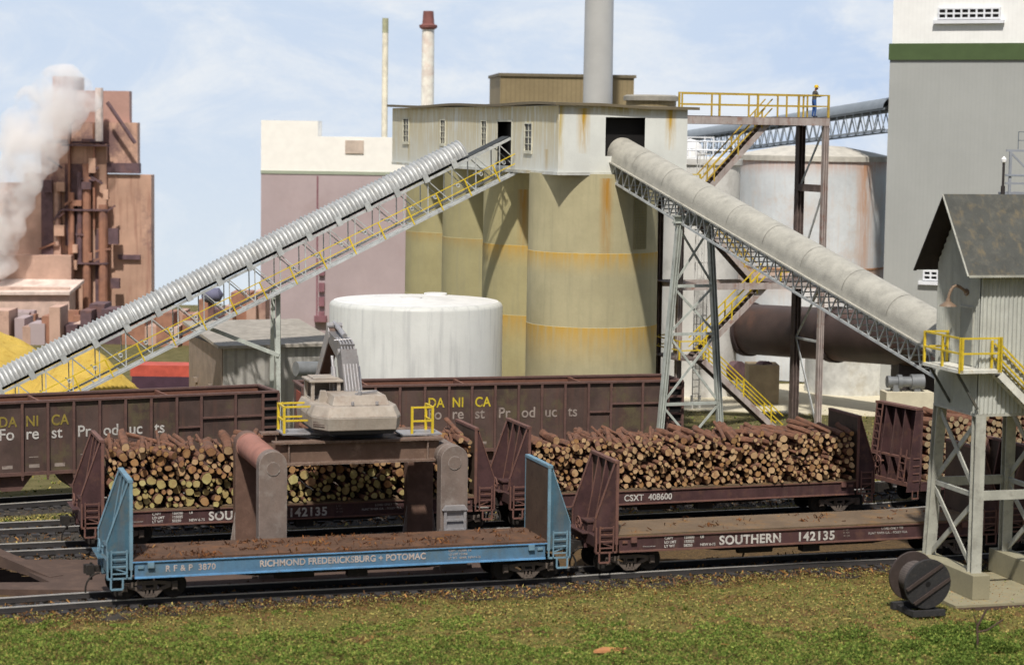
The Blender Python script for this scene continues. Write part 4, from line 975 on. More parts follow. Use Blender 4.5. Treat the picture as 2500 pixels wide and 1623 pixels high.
# right conveyor
rA = Vector((17.0, 80.0, 0)); rB = Vector((5.76, 109.3, 0))
def at_px_on(A, B, u):     # point of the plan line A-B seen in photo column u
    k0 = (u-1250)/5214.0; d = B-A; t = (A.x-k0*A.y)/(k0*d.y-d.x); return A+d*t
qa = at_px_on(rA, rB, 2280); qb = at_px_on(rA, rB, 1485)
za = D(2280, 828, qa.y).z; zb_ = D(1485, 376, qb.y).z
sl = (zb_-za)/((qb-qa).length)
rA.z = za+sl*((rA-qa).dot((qb-qa).normalized())) if True else za
rB2 = qb.copy(); rB2.z = zb_; rB = rB2+(rB2-Vector((rA.x, rA.y, rA.z))).normalized()*1.2
def smooth_cover(t, P, a, s, n, L):
    R = .84; seg = 18; N = 60; vs = []; mb = MB(); rr = random.Random(5)
    for i in range(N+1):
        u = L*i/N
        vs.append(P(u, R+.03, .0))
        for j in range(seg+1):
            q = PI*(j/seg); r = R+rr.uniform(-.006, .006); vs.append(P(u, r*math.cos(q), .30+r*math.sin(q)))
        vs.append(P(u, -R-.03, .0))
    k = seg+3
    mb.add(vs, [(i*k+j, i*k+j+1, (i+1)*k+j+1, (i+1)*k+j) for i in range(N) for j in range(k-1)]); obj('rounded_cover', mb, concov, t, smooth=True, world=True)
    mb = MB(); mb.add([P(L, R*math.cos(PI*j/seg), .3+R*math.sin(PI*j/seg)) for j in range(seg+1)]+[P(L, -R, .0), P(L, R, .0)], [tuple(range(seg+3))]); obj('cover_end', mb, concov, t, world=True)
    mb = MB()
    for sd_ in (1, -1): mb.bar(P(0, sd_*(R+.06), .02), P(L, sd_*(R+.06), .02), .16, .07, n)
    obj('cover_flange', mb, concov, t, world=True)
    k = 0; mb = MB()
    while L-2.2-k*3.6 > 1:
        u = L-2.2-k*3.6; vs = []
        for du in (-.015, .015):
            for j in range(seg+1):
                q = PI*j/seg; vs.append(P(u+du, (R+.012)*math.cos(q), .30+(R+.012)*math.sin(q)))
        mb.add(vs, [(j, j+1, seg+2+j, seg+1+j) for j in range(seg)]); k += 1
    obj('seam', mb, M('dark_seam', (.22, .21, .18)), t, world=True)
right_conv, PR_ = conveyor('conveyor', 'inclined conveyor under a smooth grey rounded cover, between the headhouse and the corrugated shed', 'conveyor', rA, rB, 1.5, .95, .80, galvd, smooth_cover, walk=False, rollers=False)
# lattice bent
ctr = at_px_on(Vector((rA.x, rA.y, 0)), Vector((rB.x, rB.y, 0)), 1692); ctr = Vector((ctr.x, ctr.y, 0))
bt = thing('lattice_bent', 'tall grey green lattice bent with crossed braces, holding up the smooth covered conveyor', 'conveyor support', (ctr.x, ctr.y, 0), .36)
Yb = ctr.y; zt = D(1692, 545, Yb).z
def bw(z): return 1.78-(1.78-.80)*z/zt
mb_l = []
for s in (-1, 1):
    mb = MB(); mb.bar((s*bw(0), -.09, 0), (s*bw(zt), -.09, zt), .05, .22, (0, 1, 0)); mb.bar((s*bw(0), .09, 0), (s*bw(zt), .09, zt), .05, .22, (0, 1, 0)); mb.bar((s*bw(0), 0, 0), (s*bw(zt), 0, zt), .22, .05, (0, 1, 0))
    mb = MB(); p, q = Vector((s*bw(0), 0, 0)), Vector((s*bw(zt), 0, zt)); mb.obox((p+q)/2, (q-p)/2, (.03, 0, 0), (0, .14, 0)); 
    for dx in (-.12, .12): mb.obox((p+q)/2+Vector((dx, 0, 0)), (q-p)/2, (.018, 0, 0), (0, .14, 0))
    mb.obox((p+q)/2, (q-p)/2, (.11, 0, 0), (0, .02, 0)); obj('leg', mb, trussg, bt)
lev = [D(1692, v, Yb).z for v in (1170, 985, 815, 698, 545)]
lev[-1] = zt-.15
for i, z in enumerate(lev[:-1]):
    if i: mb = MB(); mb.box((-bw(z), -.05, z-.07), (bw(z), .05, z+.07)); obj('cross_bar', mb, trussg, bt)
    z2 = lev[i+1]
    mb = MB(); mb.bar((-bw(z), -.02, z+.05), (bw(z2), -.02, z2-.05), .11, .05, (0, 1, 0)) ; obj('diagonal_brace', mb, trussg, bt)
    mb = MB(); mb.bar((bw(z), .04, z+.05), (-bw(z2), .04, z2-.05), .11, .05, (0, 1, 0)); obj('diagonal_brace', mb, trussg, bt)
mb = MB(); mb.box((-1.05, -.13, zt-.12), (1.2, .13, zt)); mb.box((-1.1, -.2, zt+.0), (1.25, .2, zt+.07)); mb.box((-1.1, -.18, zt+.32), (.2, .2, zt+.38)); mb.box((-1.1, -.03, zt+.06), (1.25, .03, zt+.33)); obj('cap_beam', mb, trussg, bt)

# ================================================================== SILOS AND HEADHOUSE
sc0 = Vector((4.17, 112.0, 0))
silos = ['front tan silo, widest in the photo, with an orange stained ring and a rust streak', 'second tan silo behind the front one with a heavy orange rust streak',
         'third tan silo back in the row behind the white tank, in shade', 'rearmost and leftmost tan silo of the row, beside the mauve building']
for k in range(4):
    p = sc0+N36*7.0*k
    prof = [(3.44, 0), (3.44, 6.57), (3.425, 6.585), (3.41, 10.36), (3.395, 10.375), (3.38, 14.4)]
    o = tag(obj('silo', MB().lathe(prof, seg=96), [silo_m, silo_b, silo_c, silo_c][k], smooth=True), silos[k], 'silo', 'tan silos under the headhouse'); o.location = p
# grille on the front silo
mb = MB(); q = sc0; ang0, ang1 = math.radians(-75+21), math.radians(-60+21)
for i in range(9):
    an = ang0+(ang1-ang0)*i/8; mb.bar((q.x+3.42*math.cos(an), q.y+3.42*math.sin(an), 10.6), (q.x+3.42*math.cos(an), q.y+3.42*math.sin(an), 14.35), .035)
for j in range(26):
    z = 10.6+j*.145; mb.bar((q.x+3.43*math.cos(ang0), q.y+3.43*math.sin(ang0), z), (q.x+3.43*math.cos(ang1), q.y+3.43*math.sin(ang1), z), .03)
tag(obj('ladder_mesh', mb, silo_c), 'tan wire mesh strip on the front silo below the conveyor mouth', 'wire mesh')
# headhouse, local x along T, y back
hh = thing('headhouse', 'grey headhouse with rust streaks, flat roof and two conveyor openings, on top of the silos', 'building', (2.2, 108.05, 14.42), .36)
HW, HD, HH = 7.15, 28.0, 3.42
def wall_holes(mb, x0, x1, z0, z1, holes, fn):
    """wall in a plane with rectangular holes; fn(x,z)->point"""
    xs = sorted({x0, x1, *[h[0] for h in holes], *[h[1] for h in holes]}); zs = sorted({z0, z1, *[h[2] for h in holes], *[h[3] for h in holes]})
    for a, b in zip(xs[:-1], xs[1:]):
        for c, d in zip(zs[:-1], zs[1:]):
            if any(h[0] <= a and b <= h[1] and h[2] <= c and d <= h[3] for h in holes): continue
            mb.add([fn(a, c), fn(b, c), fn(b, d), fn(a, d)], [(0, 1, 2, 3)])
open_x0 = plane_x(1478, 350, (2.2, 108.05), .36); open_x1 = plane_x(1574, 350, (2.2, 108.05), .36)
mb = MB(); wall_holes(mb, 0, HW, 0, HH, [(open_x0, open_x1, .9, HH-.55)], lambda x, z: (x, 0, z)); obj('front_wall', mb, head_m, hh)
# side wall positions: y local for photo columns
def hy(u):
    n = T36; p0 = Vector((2.2, 108.05, 0)); d = ray(u, 330); t = (p0-CAM).dot(n)/d.dot(n); return ((CAM+d*t)-p0).dot(N36)
wins = []
for (ul, ur, vt, vb) in ((985, 998, 291, 346), (1076, 1087, 294, 350), (1176, 1188, 296, 355), (1282, 1299, 303, 368)):
    ya, yb = hy(ur), hy(ul); ym = (ya+yb)/2; Yw = 108.05+ym*math.cos(.36); wins.append((ya, yb, D((ul+ur)/2, vb, Yw).z-14.42, D((ul+ur)/2, vt, Yw).z-14.42))
dya, dyb = hy(1249), hy(1214); door = (dya, dyb, .25, D(1230, 297, 108.05+dya*.936).z-14.42)
mb = MB(); wall_holes(mb, 0, HD, 0, HH, wins+[door], lambda y, z: (0, y, z)); obj('side_wall', mb, head_m, hh)
mb = MB(); mb.box((HW-.03, .001, .001), (HW, HD, HH)); mb.box((.001, HD-.03, .001), (HW-.03, HD, HH)); mb.box((.001, .001, -.06), (HW, HD, -.001)); obj('rear_wall', mb, head_m, hh)
mb = MB(); mb.box((-.03, -.03, -.08), (HW+.03, -.002, .08)); mb.box((-.03, -.001, -.08), (-.002, HD, .08)); obj('bottom_lip', mb, M('headhouse_lip', (.55, .56, .52), dirt=((.5, .38, .15), .6, 1)), hh)
mb = MB(); mb.box((.25, .25, .02), (HW-.1, HD-.1, HH-.02)); 
mb = MB(); mb.box((.5, .55, .0), (.54, HD-.2, HH)); mb.box((.54, .55, 0), (HW-.05, .58, HH)); obj('dark_interior', mb, dark_m, hh)
nr = 24; mb = MB(); vs = []; rr = random.Random(2)
outl = [(-.28, -.28), (HW+.55, -.28), (HW+.55, HD+.3), (-.28, HD+.3)]
def zr(x, y): return HH+.0+.05*math.sin(y*.5)+(.04*math.sin(x*.9) if y < 1 else 0)-.02*x
for x in (-.28, HW*.33, HW*.66, HW+.55):
    for j in range(nr+1):
        y = -.28+(HD+.58)*j/nr; vs.append((x, y, zr(x, y)+.02)); 
n1 = nr+1; top = [(x, y, z+.14) for (x, y, z) in vs]; o_ = len(vs)
fs = []
for i in range(3):
    for j in range(nr): a = i*n1+j; fs += [(a, a+1, a+n1+1, a+n1), (o_+a, o_+a+n1, o_+a+n1+1, o_+a+1)]
for i in (0, 3):
    for j in range(nr): a = i*n1+j; fs.append((a, a+1, o_+a+1, o_+a))
for j in (0, nr):
    for i in range(3): a = i*n1+j; fs.append((a, a+n1, o_+a+n1, o_+a))
mb.add(vs+top, fs); obj('roof', mb, roof_m, hh)
for (ya, yb, z0_, z1_) in wins:
    mb = MB(); f = .07
    mb.box((-.05, ya-f, z0_-f), (.02, ya, z1_+f)); mb.box((-.05, yb, z0_-f), (.02, yb+f, z1_+f)); mb.box((-.05, ya, z1_), (.02, yb, z1_+f)); mb.box((-.07, ya-f, z0_-.16), (.02, yb+f, z0_)); 
    ym = (ya+yb)/2; mb.box((-.02, ym-.02, z0_), (.01, ym+.02, z1_))
    for q in range(1, 4): z = z0_+(z1_-z0_)*q/4; mb.box((-.022, ya, z-.02), (.012, yb, z+.02))
    wf = obj('window_frame', mb, M('aged_window_frame', (.62, .60, .48)), hh)
    mb = MB(); mb.box((.03, ya, z0_), (.04, yb, z1_)); obj('pane', mb, M('dark_pane', (.05, .045, .04), rough=.3), wf)
mb = MB(); mb.box((-.03, door[0]-.1, door[2]), (.02, door[0], door[3]+.1)); mb.box((-.03, door[1], door[2]), (.02, door[1]+.1, door[3]+.1)); mb.box((-.03, door[0], door[3]), (.02, door[1], door[3]+.1)); obj('door_frame', mb, M('aged_window_frame', (.62, .60, .48)), hh)

# chimney and block behind
ch = D(1459, 247, 152)
tag(obj('chimney', MB().lathe([(1.12, -17), (.97, 20)], (ch.x, 152, 17), 40), chim_m, smooth=True), 'smooth grey chimney rising out of the top of the frame behind the headhouse', 'chimney')
pz = D(1386, 181, 160)
bb = thing('block_building', 'flat topped brown ribbed block behind the headhouse roof', 'building', (pz.x-5.0, 160, 0), .10)
mb = MB(); mb.box((0, 0, 0), (10.05, 9, pz.z-.22)); obj('wall', mb, bldbrn, bb); mb = MB(); mb.box((-.12, -.12, pz.z-.22), (10.2, 9.1, pz.z)); obj('parapet', mb, roof_m, bb)
pz = D(1590, 236, 150)
rb = thing('round_bin', 'low round brown bin with a dark flat cap, right of the chimney', 'bin', (pz.x, 150, 0))
obj('shell', MB().lathe([(1.75, 0), (1.75, pz.z-.3)], seg=32), bldbrn, rb, smooth=True); obj('cap', MB().lathe([(1.95, pz.z-.3), (1.95, pz.z), (1.7, pz.z+.1)], seg=32), M('bin_cap', (.30, .28, .24)), rb)

# ================================================================== CORRUGATED SHED TOWER (local x along tracks, y away)
SX, SY, SYAW = 16.62, 75.6, .28
sh = thing('shed_tower', 'corrugated grey shed with dark pitched roof raised on braced steel legs, right foreground', 'tower', (SX, SY, 0), SYAW)
ZB = 6.72; ZE = 12.0; BW, BD = 5.2, 3.25
def corr(mb, p, q, z0, z1, pitch=.17, dep=.06, topf=None, outn=(0, -1, 0)):
    p, q, o = Vector(p), Vector(q), Vector(outn); L = (q-p).length; n = int(L/pitch*4); vs = []
    for i in range(n+1):
        c = p+(q-p)*(i/n)+o*dep*(.5+.5*math.sin(2*PI*i/4)); z = z1 if topf is None else topf(i/n); vs += [(c.x, c.y, z0), (c.x, c.y, z)]
    mb.add(vs, [(i*2, i*2+2, i*2+3, i*2+1) for i in range(n)])
def ztop(y): return ZE+2.3*(1-abs(y-BD/2)/(BD/2))
mb = MB(); corr(mb, (0, 0, 0), (BW, 0, 0), ZB, ZE-.05); obj('front_wall', mb, shed_m, sh)
mb = MB(); corr(mb, (0, 0, 0), (0, BD, 0), ZB, 0, topf=lambda t: ztop(t*BD)-.06, outn=(-1, 0, 0)); obj('gable_wall', mb, shed_m, sh)
mb = MB(); mb.prism([(.03, .03, ZB), (.03, BD-.03, ZB), (.03, BD-.03, ZE-.1), (.03, BD/2, ZE+2.1), (.03, .03, ZE-.1)], (BW-.06, 0, 0)); obj('inner_shell', mb, shed_m, sh)
mb = MB(); mb.box((-.05, -.04, ZB-.1), (BW, BD, ZB-.002)); obj('bottom_edge', mb, legs_m, sh)
# roof: ridge and eaves placed from the photo
def roofslab(sgn, m_, nm):
    mb = MB(); e = BD/2; oy = .48; ye = e+sgn*(e+oy); ze = ZE+.0-oy*(2.3/(BD/2))*.55; zr_ = ZE+2.42
    P_ = [(-.75, e, zr_), (BW+.5, e, zr_), (BW+.5, ye, ze), (-.75, ye, ze)]
    mb.prism(P_, (0, 0, .07)); return obj(nm, mb, m_, sh)
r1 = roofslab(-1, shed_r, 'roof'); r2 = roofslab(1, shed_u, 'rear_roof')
mb = MB(); e = BD/2; oy = .48; ze = ZE-oy*(2.3/(BD/2))*.55
mb.bar((-.765, e, ZE+2.46), (-.765, -oy, ze+.04), .03, .09, (1, 0, 0)); mb.bar((-.75, -oy-.01, ze+.035), (BW+.5, -oy-.01, ze+.035), .02, .08); obj('roof_edge', mb, legs_m, r1)
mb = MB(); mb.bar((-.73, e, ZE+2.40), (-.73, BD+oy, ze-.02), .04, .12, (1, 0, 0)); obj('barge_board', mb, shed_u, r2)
# door on the gable side, near the front corner
mb = MB(); mb.box((-.075, .42, 8.42), (-.04, 1.32, 10.45)); dr = obj('door', mb, door_m, sh)
mb = MB(); mb.box((-.09, 1.32, 8.42), (-.03, 1.38, 10.5)); mb.box((-.09, .36, 8.42), (-.03, .42, 10.5)); mb.box((-.09, .42, 10.45), (-.03, 1.32, 10.5)); obj('door_frame', mb, legs_m, dr)
# gooseneck lamp (a thing mounted on the wall)
gl = thing('gooseneck_lamp', 'small bronze gooseneck lamp above the shed door', 'lamp', (SX, SY, 0), SYAW)
mb = MB(); lp = []
for i in range(9):
    t = i/8; an = PI*.5*t*1.7; lp.append((-.08-.48*math.sin(an*.6)*1.15-.15*t, .95, 11.0+.28*math.sin(PI*min(1, t*1.05))*1.0-.25*t*t))
mb.path(lp, .055, 8); mb.tube((-.10, .95, 11.0), (-.03, .95, 11.0), .13, seg=12); obj('arm', mb, lampm, gl, smooth=True)
e_ = lp[-1]; mb = MB(); mb.lathe([(.07, .03), (.10, -.08), (.30, -.22), (.31, -.25), (.28, -.24)], e_, 24); obj('lamp_shade', mb, lampm, gl, smooth=True)
# legs
legp = [(0.0, .02), (-.02, 3.5), (3.15, 3.5), (3.15, .02)]
for (lx, ly) in legp:
    mb = MB(); tx = .16 if lx < 1 else 3.05; ty = .12 if ly < 1 else 3.1
    for q in (-.16, .16):
        p, q2 = Vector((lx+.12, ly+q*0-.0, .95)), Vector((tx, ty, ZB-.1)); mb.obox((p+q2)/2+Vector((0, q*.9, 0)), (q2-p)/2, (.20, 0, 0), (0, .02, 0))
    mb.obox((p+q2)/2, (q2-p)/2, (.025, 0, 0), (0, .125, 0)); obj('leg', mb, legs_m, sh)
def lerp3(a, b, t): return tuple(a[i]+(b[i]-a[i])*t for i in range(3))
def legpt(i, z):
    lx, ly = legp[i]; tx = .16 if lx < 1 else 3.05; ty = .12 if ly < 1 else 3.1; t = (z-.95)/(ZB-.1-.95); return (lx+.12+(tx-lx-.12)*t, ly+(ty-ly)*t, z)
zm = 3.75
for (i, j) in ((0, 1), (3, 2), (0, 3), (1, 2)):
    mb = MB(); mb.bar(legpt(i, zm), legpt(j, zm), .12 if (i, j) in ((0, 1), (3, 2)) else .06, .16 if (i, j) in ((0, 1), (3, 2)) else .34); obj('cross_bar', mb, legs_m, sh)
    if (i, j) in ((0, 1), (3, 2)):
        for (za_, zb2) in ((1.0, zm-.1), (zm+.1, ZB-.15)):
            for (a_, b_) in ((i, j), (j, i)):
                mb = MB(); A_, B_ = legpt(a_, za_), legpt(b_, zb2); off = -.035 if a_ == i else .035
                mb.bar((A_[0]+off, A_[1], A_[2]), (B_[0]+off, B_[1], B_[2]), .05, .20, (0, 0, 1)); obj('diagonal_brace', mb, legs_m, sh)
mb = MB(); A_, B_ = legpt(3, 1.0), legpt(2, zm-.1)
# piers and slab
for k, x in enumerate((0.0, 3.15)):
    mb = MB(); mb.box((x-.22, -.55, .10), (x+.46, 4.1, .98)); obj('concrete_pier', mb, conc_t, sh, bevel=.02)
sl_ = thing('concrete_slab', 'tan concrete slab littered with chips under the shed tower', 'slab', (SX, SY, 0), SYAW)
mb = MB(); mb.box((-1.25, -1.25, -.12), (6.5, 3.8, .10)); obj('slab_top', mb, conc_s, sl_)
mb = MB(); mb.box((-1.27, -1.27, -.15), (6.5, -1.252, .02)); obj('slab_edge', mb, pad_m, sl_)
# platform with railings and stairs on the shed
pf = thing('stair_platform', 'small white platform and stairs with yellow railings wrapped round the shed corner', 'platform', (SX, SY, 0), SYAW)
PX0, PX1, PY0, PY1, PZ = -1.05, .55, -.62, 2.25, 8.36
mb = MB(); mb.box((PX0, PY0, PZ-.12), (-.06, PY1, PZ)); mb.box((-.06, PY0, PZ-.12), (PX1, -.06, PZ)); obj('deck', mb, M('pale_platform', (.66, .65, .56), dirt=((.40, .30, .14), .7, 4), fine=.3), pf)
for q in (PY0+.5, PY1-.3): obj('support_bracket', MB().bar((-.04, q, 6.9), (PX0+.15, q, PZ-.14), .08), shed_r, pf)
def rails(name, pts, z, hs=(1.12, .58), r=.065, mat_=yellow, posts=True, parent=None, pr=.08):
    mb = MB()
    for h in hs:
        for p, q in zip(pts[:-1], pts[1:]): mb.bar((p[0], p[1], (p[2] if len(p) > 2 else z)+h), (q[0], q[1], (q[2] if len(q) > 2 else z)+h), r)
    if posts:
        for p in pts: zz = (p[2] if len(p) > 2 else z); mb.bar((p[0], p[1], zz-.02), (p[0], p[1], zz+hs[0]+.03), pr)
    return obj(name, mb, mat_, parent)
rails('handrail', [(-.1, PY1-.04), (PX0+.04, PY1-.04), (PX0+.04, (PY0+PY1)/2), (PX0+.04, PY0+.04), (PX1-.04, PY0+.04)], PZ, parent=pf)
mb = MB()
for x, ww in ((PX0+.05, .17), (PX1-.04, .17)): obj('handrail_post', MB().box((x-ww/2, PY0-.0, PZ-.1), (x+ww/2, PY0+.06, PZ+1.16)), yellow, pf)
obj('handrail_post', MB().box((PX1-.12, -.12, PZ-.1), (PX1-.04, -.06, PZ+1.0)), yellow, pf)
# stairs going down to the right along the front wall
sx0, sx1 = PX1, PX1+4.6; sz0, sz1 = PZ-.06, PZ-4.3
for y in (PY0+.03, -.12):
    mb = MB(); mb.bar((sx0, y, sz0-.12), (sx1, y, sz1-.12), .05, .26, (0, 0, 1)); obj('stringer', mb, M('pale_platform', (.6, .6, .5)), pf)
mb = MB(); n = 17
for k in range(n): x = sx0+(sx1-sx0)*(k+.6)/n; z = sz0+(sz1-sz0)*(k+.9)/n; mb.box((x-.12, PY0+.06, z), (x+.14, -.15, z+.035))
obj('stair_tread', mb, shed_r, pf)
for y in (PY0+.03, -.12):
    mb = MB()
    for h in (.95, .42): mb.bar((sx0, y, sz0+h), (sx1, y, sz1+h), .06)
    for k in (.28, .56, .84): x = sx0+(sx1-sx0)*k; z = sz0+(sz1-sz0)*k; mb.bar((x, y, z-.1), (x, y, z+.97), .07)
    obj('handrail', mb, yellow, pf)
# cable drum
dc = G(2262, 1491, .14); 
cdw = thing('cable_drum', 'big black wooden cable drum tilted on a small skid beside the slab', 'cable drum', (dc.x, dc.y, 0), .30)
ax = Vector((0, 1, .05)).normalized(); cc = Vector((0, 0, 1.10)); R_ = .88
for k, yy in enumerate((0, 1.15)):
    c = cc+ax*yy; mb = MB(); mb.lathe([(.10, -.05), (R_-.012, -.05), (R_, -.04), (R_, .04), (R_-.012, .05), (.10, .05)], c, 48, ax); 
    fl = obj('flange', mb, drumw if k == 0 else drumb, cdw)
    if k == 0:
        f = c-ax*.051; u = Vector((1, 0, .62)).normalized(); w_ = u.cross(ax).normalized()
        mb = MB()
        for s in (-.30, .30): hl = math.sqrt(R_**2-.36**2)-.01; mb.obox(f+w_*s-ax*.03, u*hl, w_*.055, ax*.03)
        obj('batten', mb, drumb, fl)
        mb = MB(); mb.tube(f-ax*.005, f+ax*.02, .10, seg=12); obj('hub_hole', mb, dark_m, fl)
mb = MB(); mb.tube(cc+ax*.05, cc+ax*1.1, .52, seg=32); obj('core', mb, drumw, cdw, smooth=True)
mb = MB()
for k in range(13): mb.ring(cc+ax*(.12+k*.075), ax, .545, .035, 32, 6)
obj('wound_cable', mb, ropem, cdw)
mb = MB(); mb.box((-.62, -.22, .0), (.62, -.05, .2)); mb.box((-.75, 1.05, .0), (.5, 1.25, .25)); mb.box((-.62, -.05, .0), (-.45, 1.05, .18)); mb.box((.40, -.05, .0), (.55, 1.05, .18)); obj('skid', mb, drumw, cdw)

# ================================================================== STAIR TOWER
fl_ = D(1663, 320, 116.0); TX, TY = fl_.x, 116.0
stw = thing('stair_tower', 'tall rusty white steel stair tower with yellow railings, right of the headhouse', 'stair tower', (TX, TY, 0), .36)
def tx(u, N=0): 
    p0 = Vector((TX, TY, 0))+N36*N; return plane_x(u, 600, (p0.x, p0.y), .36)
TW = tx(2013); TD = 2.9
ZD = D(2013, 289, TY+TW*math.sin(.36)).z
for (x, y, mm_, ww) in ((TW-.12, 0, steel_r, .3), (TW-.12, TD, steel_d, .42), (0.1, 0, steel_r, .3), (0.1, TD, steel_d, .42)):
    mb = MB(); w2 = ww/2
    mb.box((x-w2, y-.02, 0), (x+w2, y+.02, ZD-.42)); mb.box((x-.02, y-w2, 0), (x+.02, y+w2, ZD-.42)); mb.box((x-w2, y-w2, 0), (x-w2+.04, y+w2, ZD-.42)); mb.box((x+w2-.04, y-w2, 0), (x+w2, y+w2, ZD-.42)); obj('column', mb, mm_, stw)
mb = MB()
for y in (-.12, TD): mb.box((-.1, y, ZD-.42), (TW+.05, y+.1, ZD-.02))
db = obj('deck_beam', mb, steel_r, stw)
mb = MB(); mb.box((-.1, -.1, ZD-.02), (TW*.33, TD+.1, ZD+.03)); mb.box((TW*.33, 1.2, ZD-.02), (TW*.62, TD+.1, ZD+.03)); mb.box((TW*.62, -.1, ZD-.02), (TW+.05, TD+.1, ZD+.03)); obj('deck', mb, steel_d, stw)
zmid = D(1900, 690, TY+tx(1900)*math.sin(.36)).z
for y in (-.1, TD):
    mb = MB(); mb.box((-.5, y, zmid-.35), (TW+.05, y+.12, zmid)); obj('mid_beam', mb, steel_r, stw)
mb = MB(); mb.box((TW-.35, .1, zmid+5.0), (TW-.1, TD-.1, zmid+5.4)); obj('side_beam', mb, steel_d, stw)
obj('mid_deck', MB().box((TW*.62, -.1, zmid), (TW+.05, TD+.1, zmid+.04)), steel_d, stw); obj('mid_deck', MB().box((-.3, -.1, zmid), (TW*.12, TD+.1, zmid+.04)), steel_d, stw)
for (z0_, z1_) in ((zmid+5.2, ZD-.5), (.3, 5.0), (5.0, zmid-.3), (zmid+.3, zmid+5.0)):
    mb = MB(); mb.bar((TW-.15, .1, z1_ if z0_ != .3 else z0_), (TW-.15, TD-.1, z0_ if z0_ != .3 else z1_), .14, .05, (1, 0, 0)); obj('side_brace', mb, galvd, stw)
mb = MB(); mb.bar((TW-.15, .1, 5.0), (TW-.15, TD-.1, 5.0), .12); obj('side_bar', mb, galvd, stw)
# flights
xl, xr = tx(1745), tx(1900)
zl1 = D(1722, 470, 117.5).z; zl2 = D(1715, 868, 117.5).z
xL = .6; xR = TW*.62
def flight(xa, za, xb, zb, y0, hr=True):
    y1 = y0+.85
    for y in (y0, y1):
        mb = MB(); mb.bar((xa, y, za-.1), (xb, y, zb-.1), .06, .3, (0, 0, 1)); st_ = obj('stringer', mb, steel_r if y == y0 else steel_d, stw)
    mb = MB(); n = max(8, int(abs(za-zb)/.24))
    for k in range(n): x = xa+(xb-xa)*(k+.5)/n; z = za+(zb-za)*(k+.5)/n; mb.box((x-.14, y0+.03, z-.02), (x+.14, y1-.03, z+.02))
    obj('stair_treads', mb, steel_d, stw)
    for y in (y0, y1):
        mb = MB()
        for h in (1.0, .5): mb.bar((xa, y, za+h), (xb, y, zb+h), .06)
        for k in (.15, .5, .85): x = xa+(xb-xa)*k; z = za+(zb-za)*k; mb.bar((x, y, z), (x, y, z+1.02), .07)
        obj('handrail', mb, oldyel if za > 12 else yellow, stw)
flight(xR+.0, ZD, xL+.9, zl1, .15); flight(xL, zl1, xR, zmid, 1.6); flight(xR, zmid, xL+.6, zl2, .15); flight(xL+.6, zl2, xR+.6, .05, -.9)
for z in (zl1, zl2):
    mb = MB(); mb.box((-.3, -.9 if z == zl2 else 0, z-.06), (xL+.7, TD, z)); lnd = obj('landing', mb, steel_d, stw)
    mb = MB(); y0_ = -.9 if z == zl2 else 0
    for h in (1.0, .5): mb.bar((-.25, y0_, z+h), (xL+.6, y0_, z+h), .06); mb.bar((-.25, y0_, z+h), (-.25, TD, z+h), .06); mb.bar((-.25, TD, z+h), (xL+.6, TD, z+h), .06)
    for p in ((-.25, y0_), (xL+.6, y0_), (-.25, TD), (xL+.6, TD)): mb.bar((p[0], p[1], z), (p[0], p[1], z+1.03), .08)
    obj('handrail', mb, yellow, lnd)
# top railings
zr0 = ZD+.03
pxs = [tx(u) for u in (1650, 1748, 1841, 1940, 2012)]
rails('handrail', [(x, -.05) for x in pxs], zr0, (1.22, .62), parent=stw, mat_=oldyel, pr=.10)
pxr = [tx(u, TD) for u in (1658, 1730, 1820, 1890, 1912, 1962)]
rails('handrail', [(x, TD) for x in pxr], zr0, (1.22, .62), parent=stw, mat_=oldyel, pr=.08)
rails('handrail', [(TW, -.05), (TW, TD)], zr0, (1.22, .62), parent=stw, mat_=oldyel, pr=.08)
rails('handrail', [(TW, 0.0), (TW*.7, .0)], zmid+.04, (1.1, .55), parent=stw, mat_=yellow)

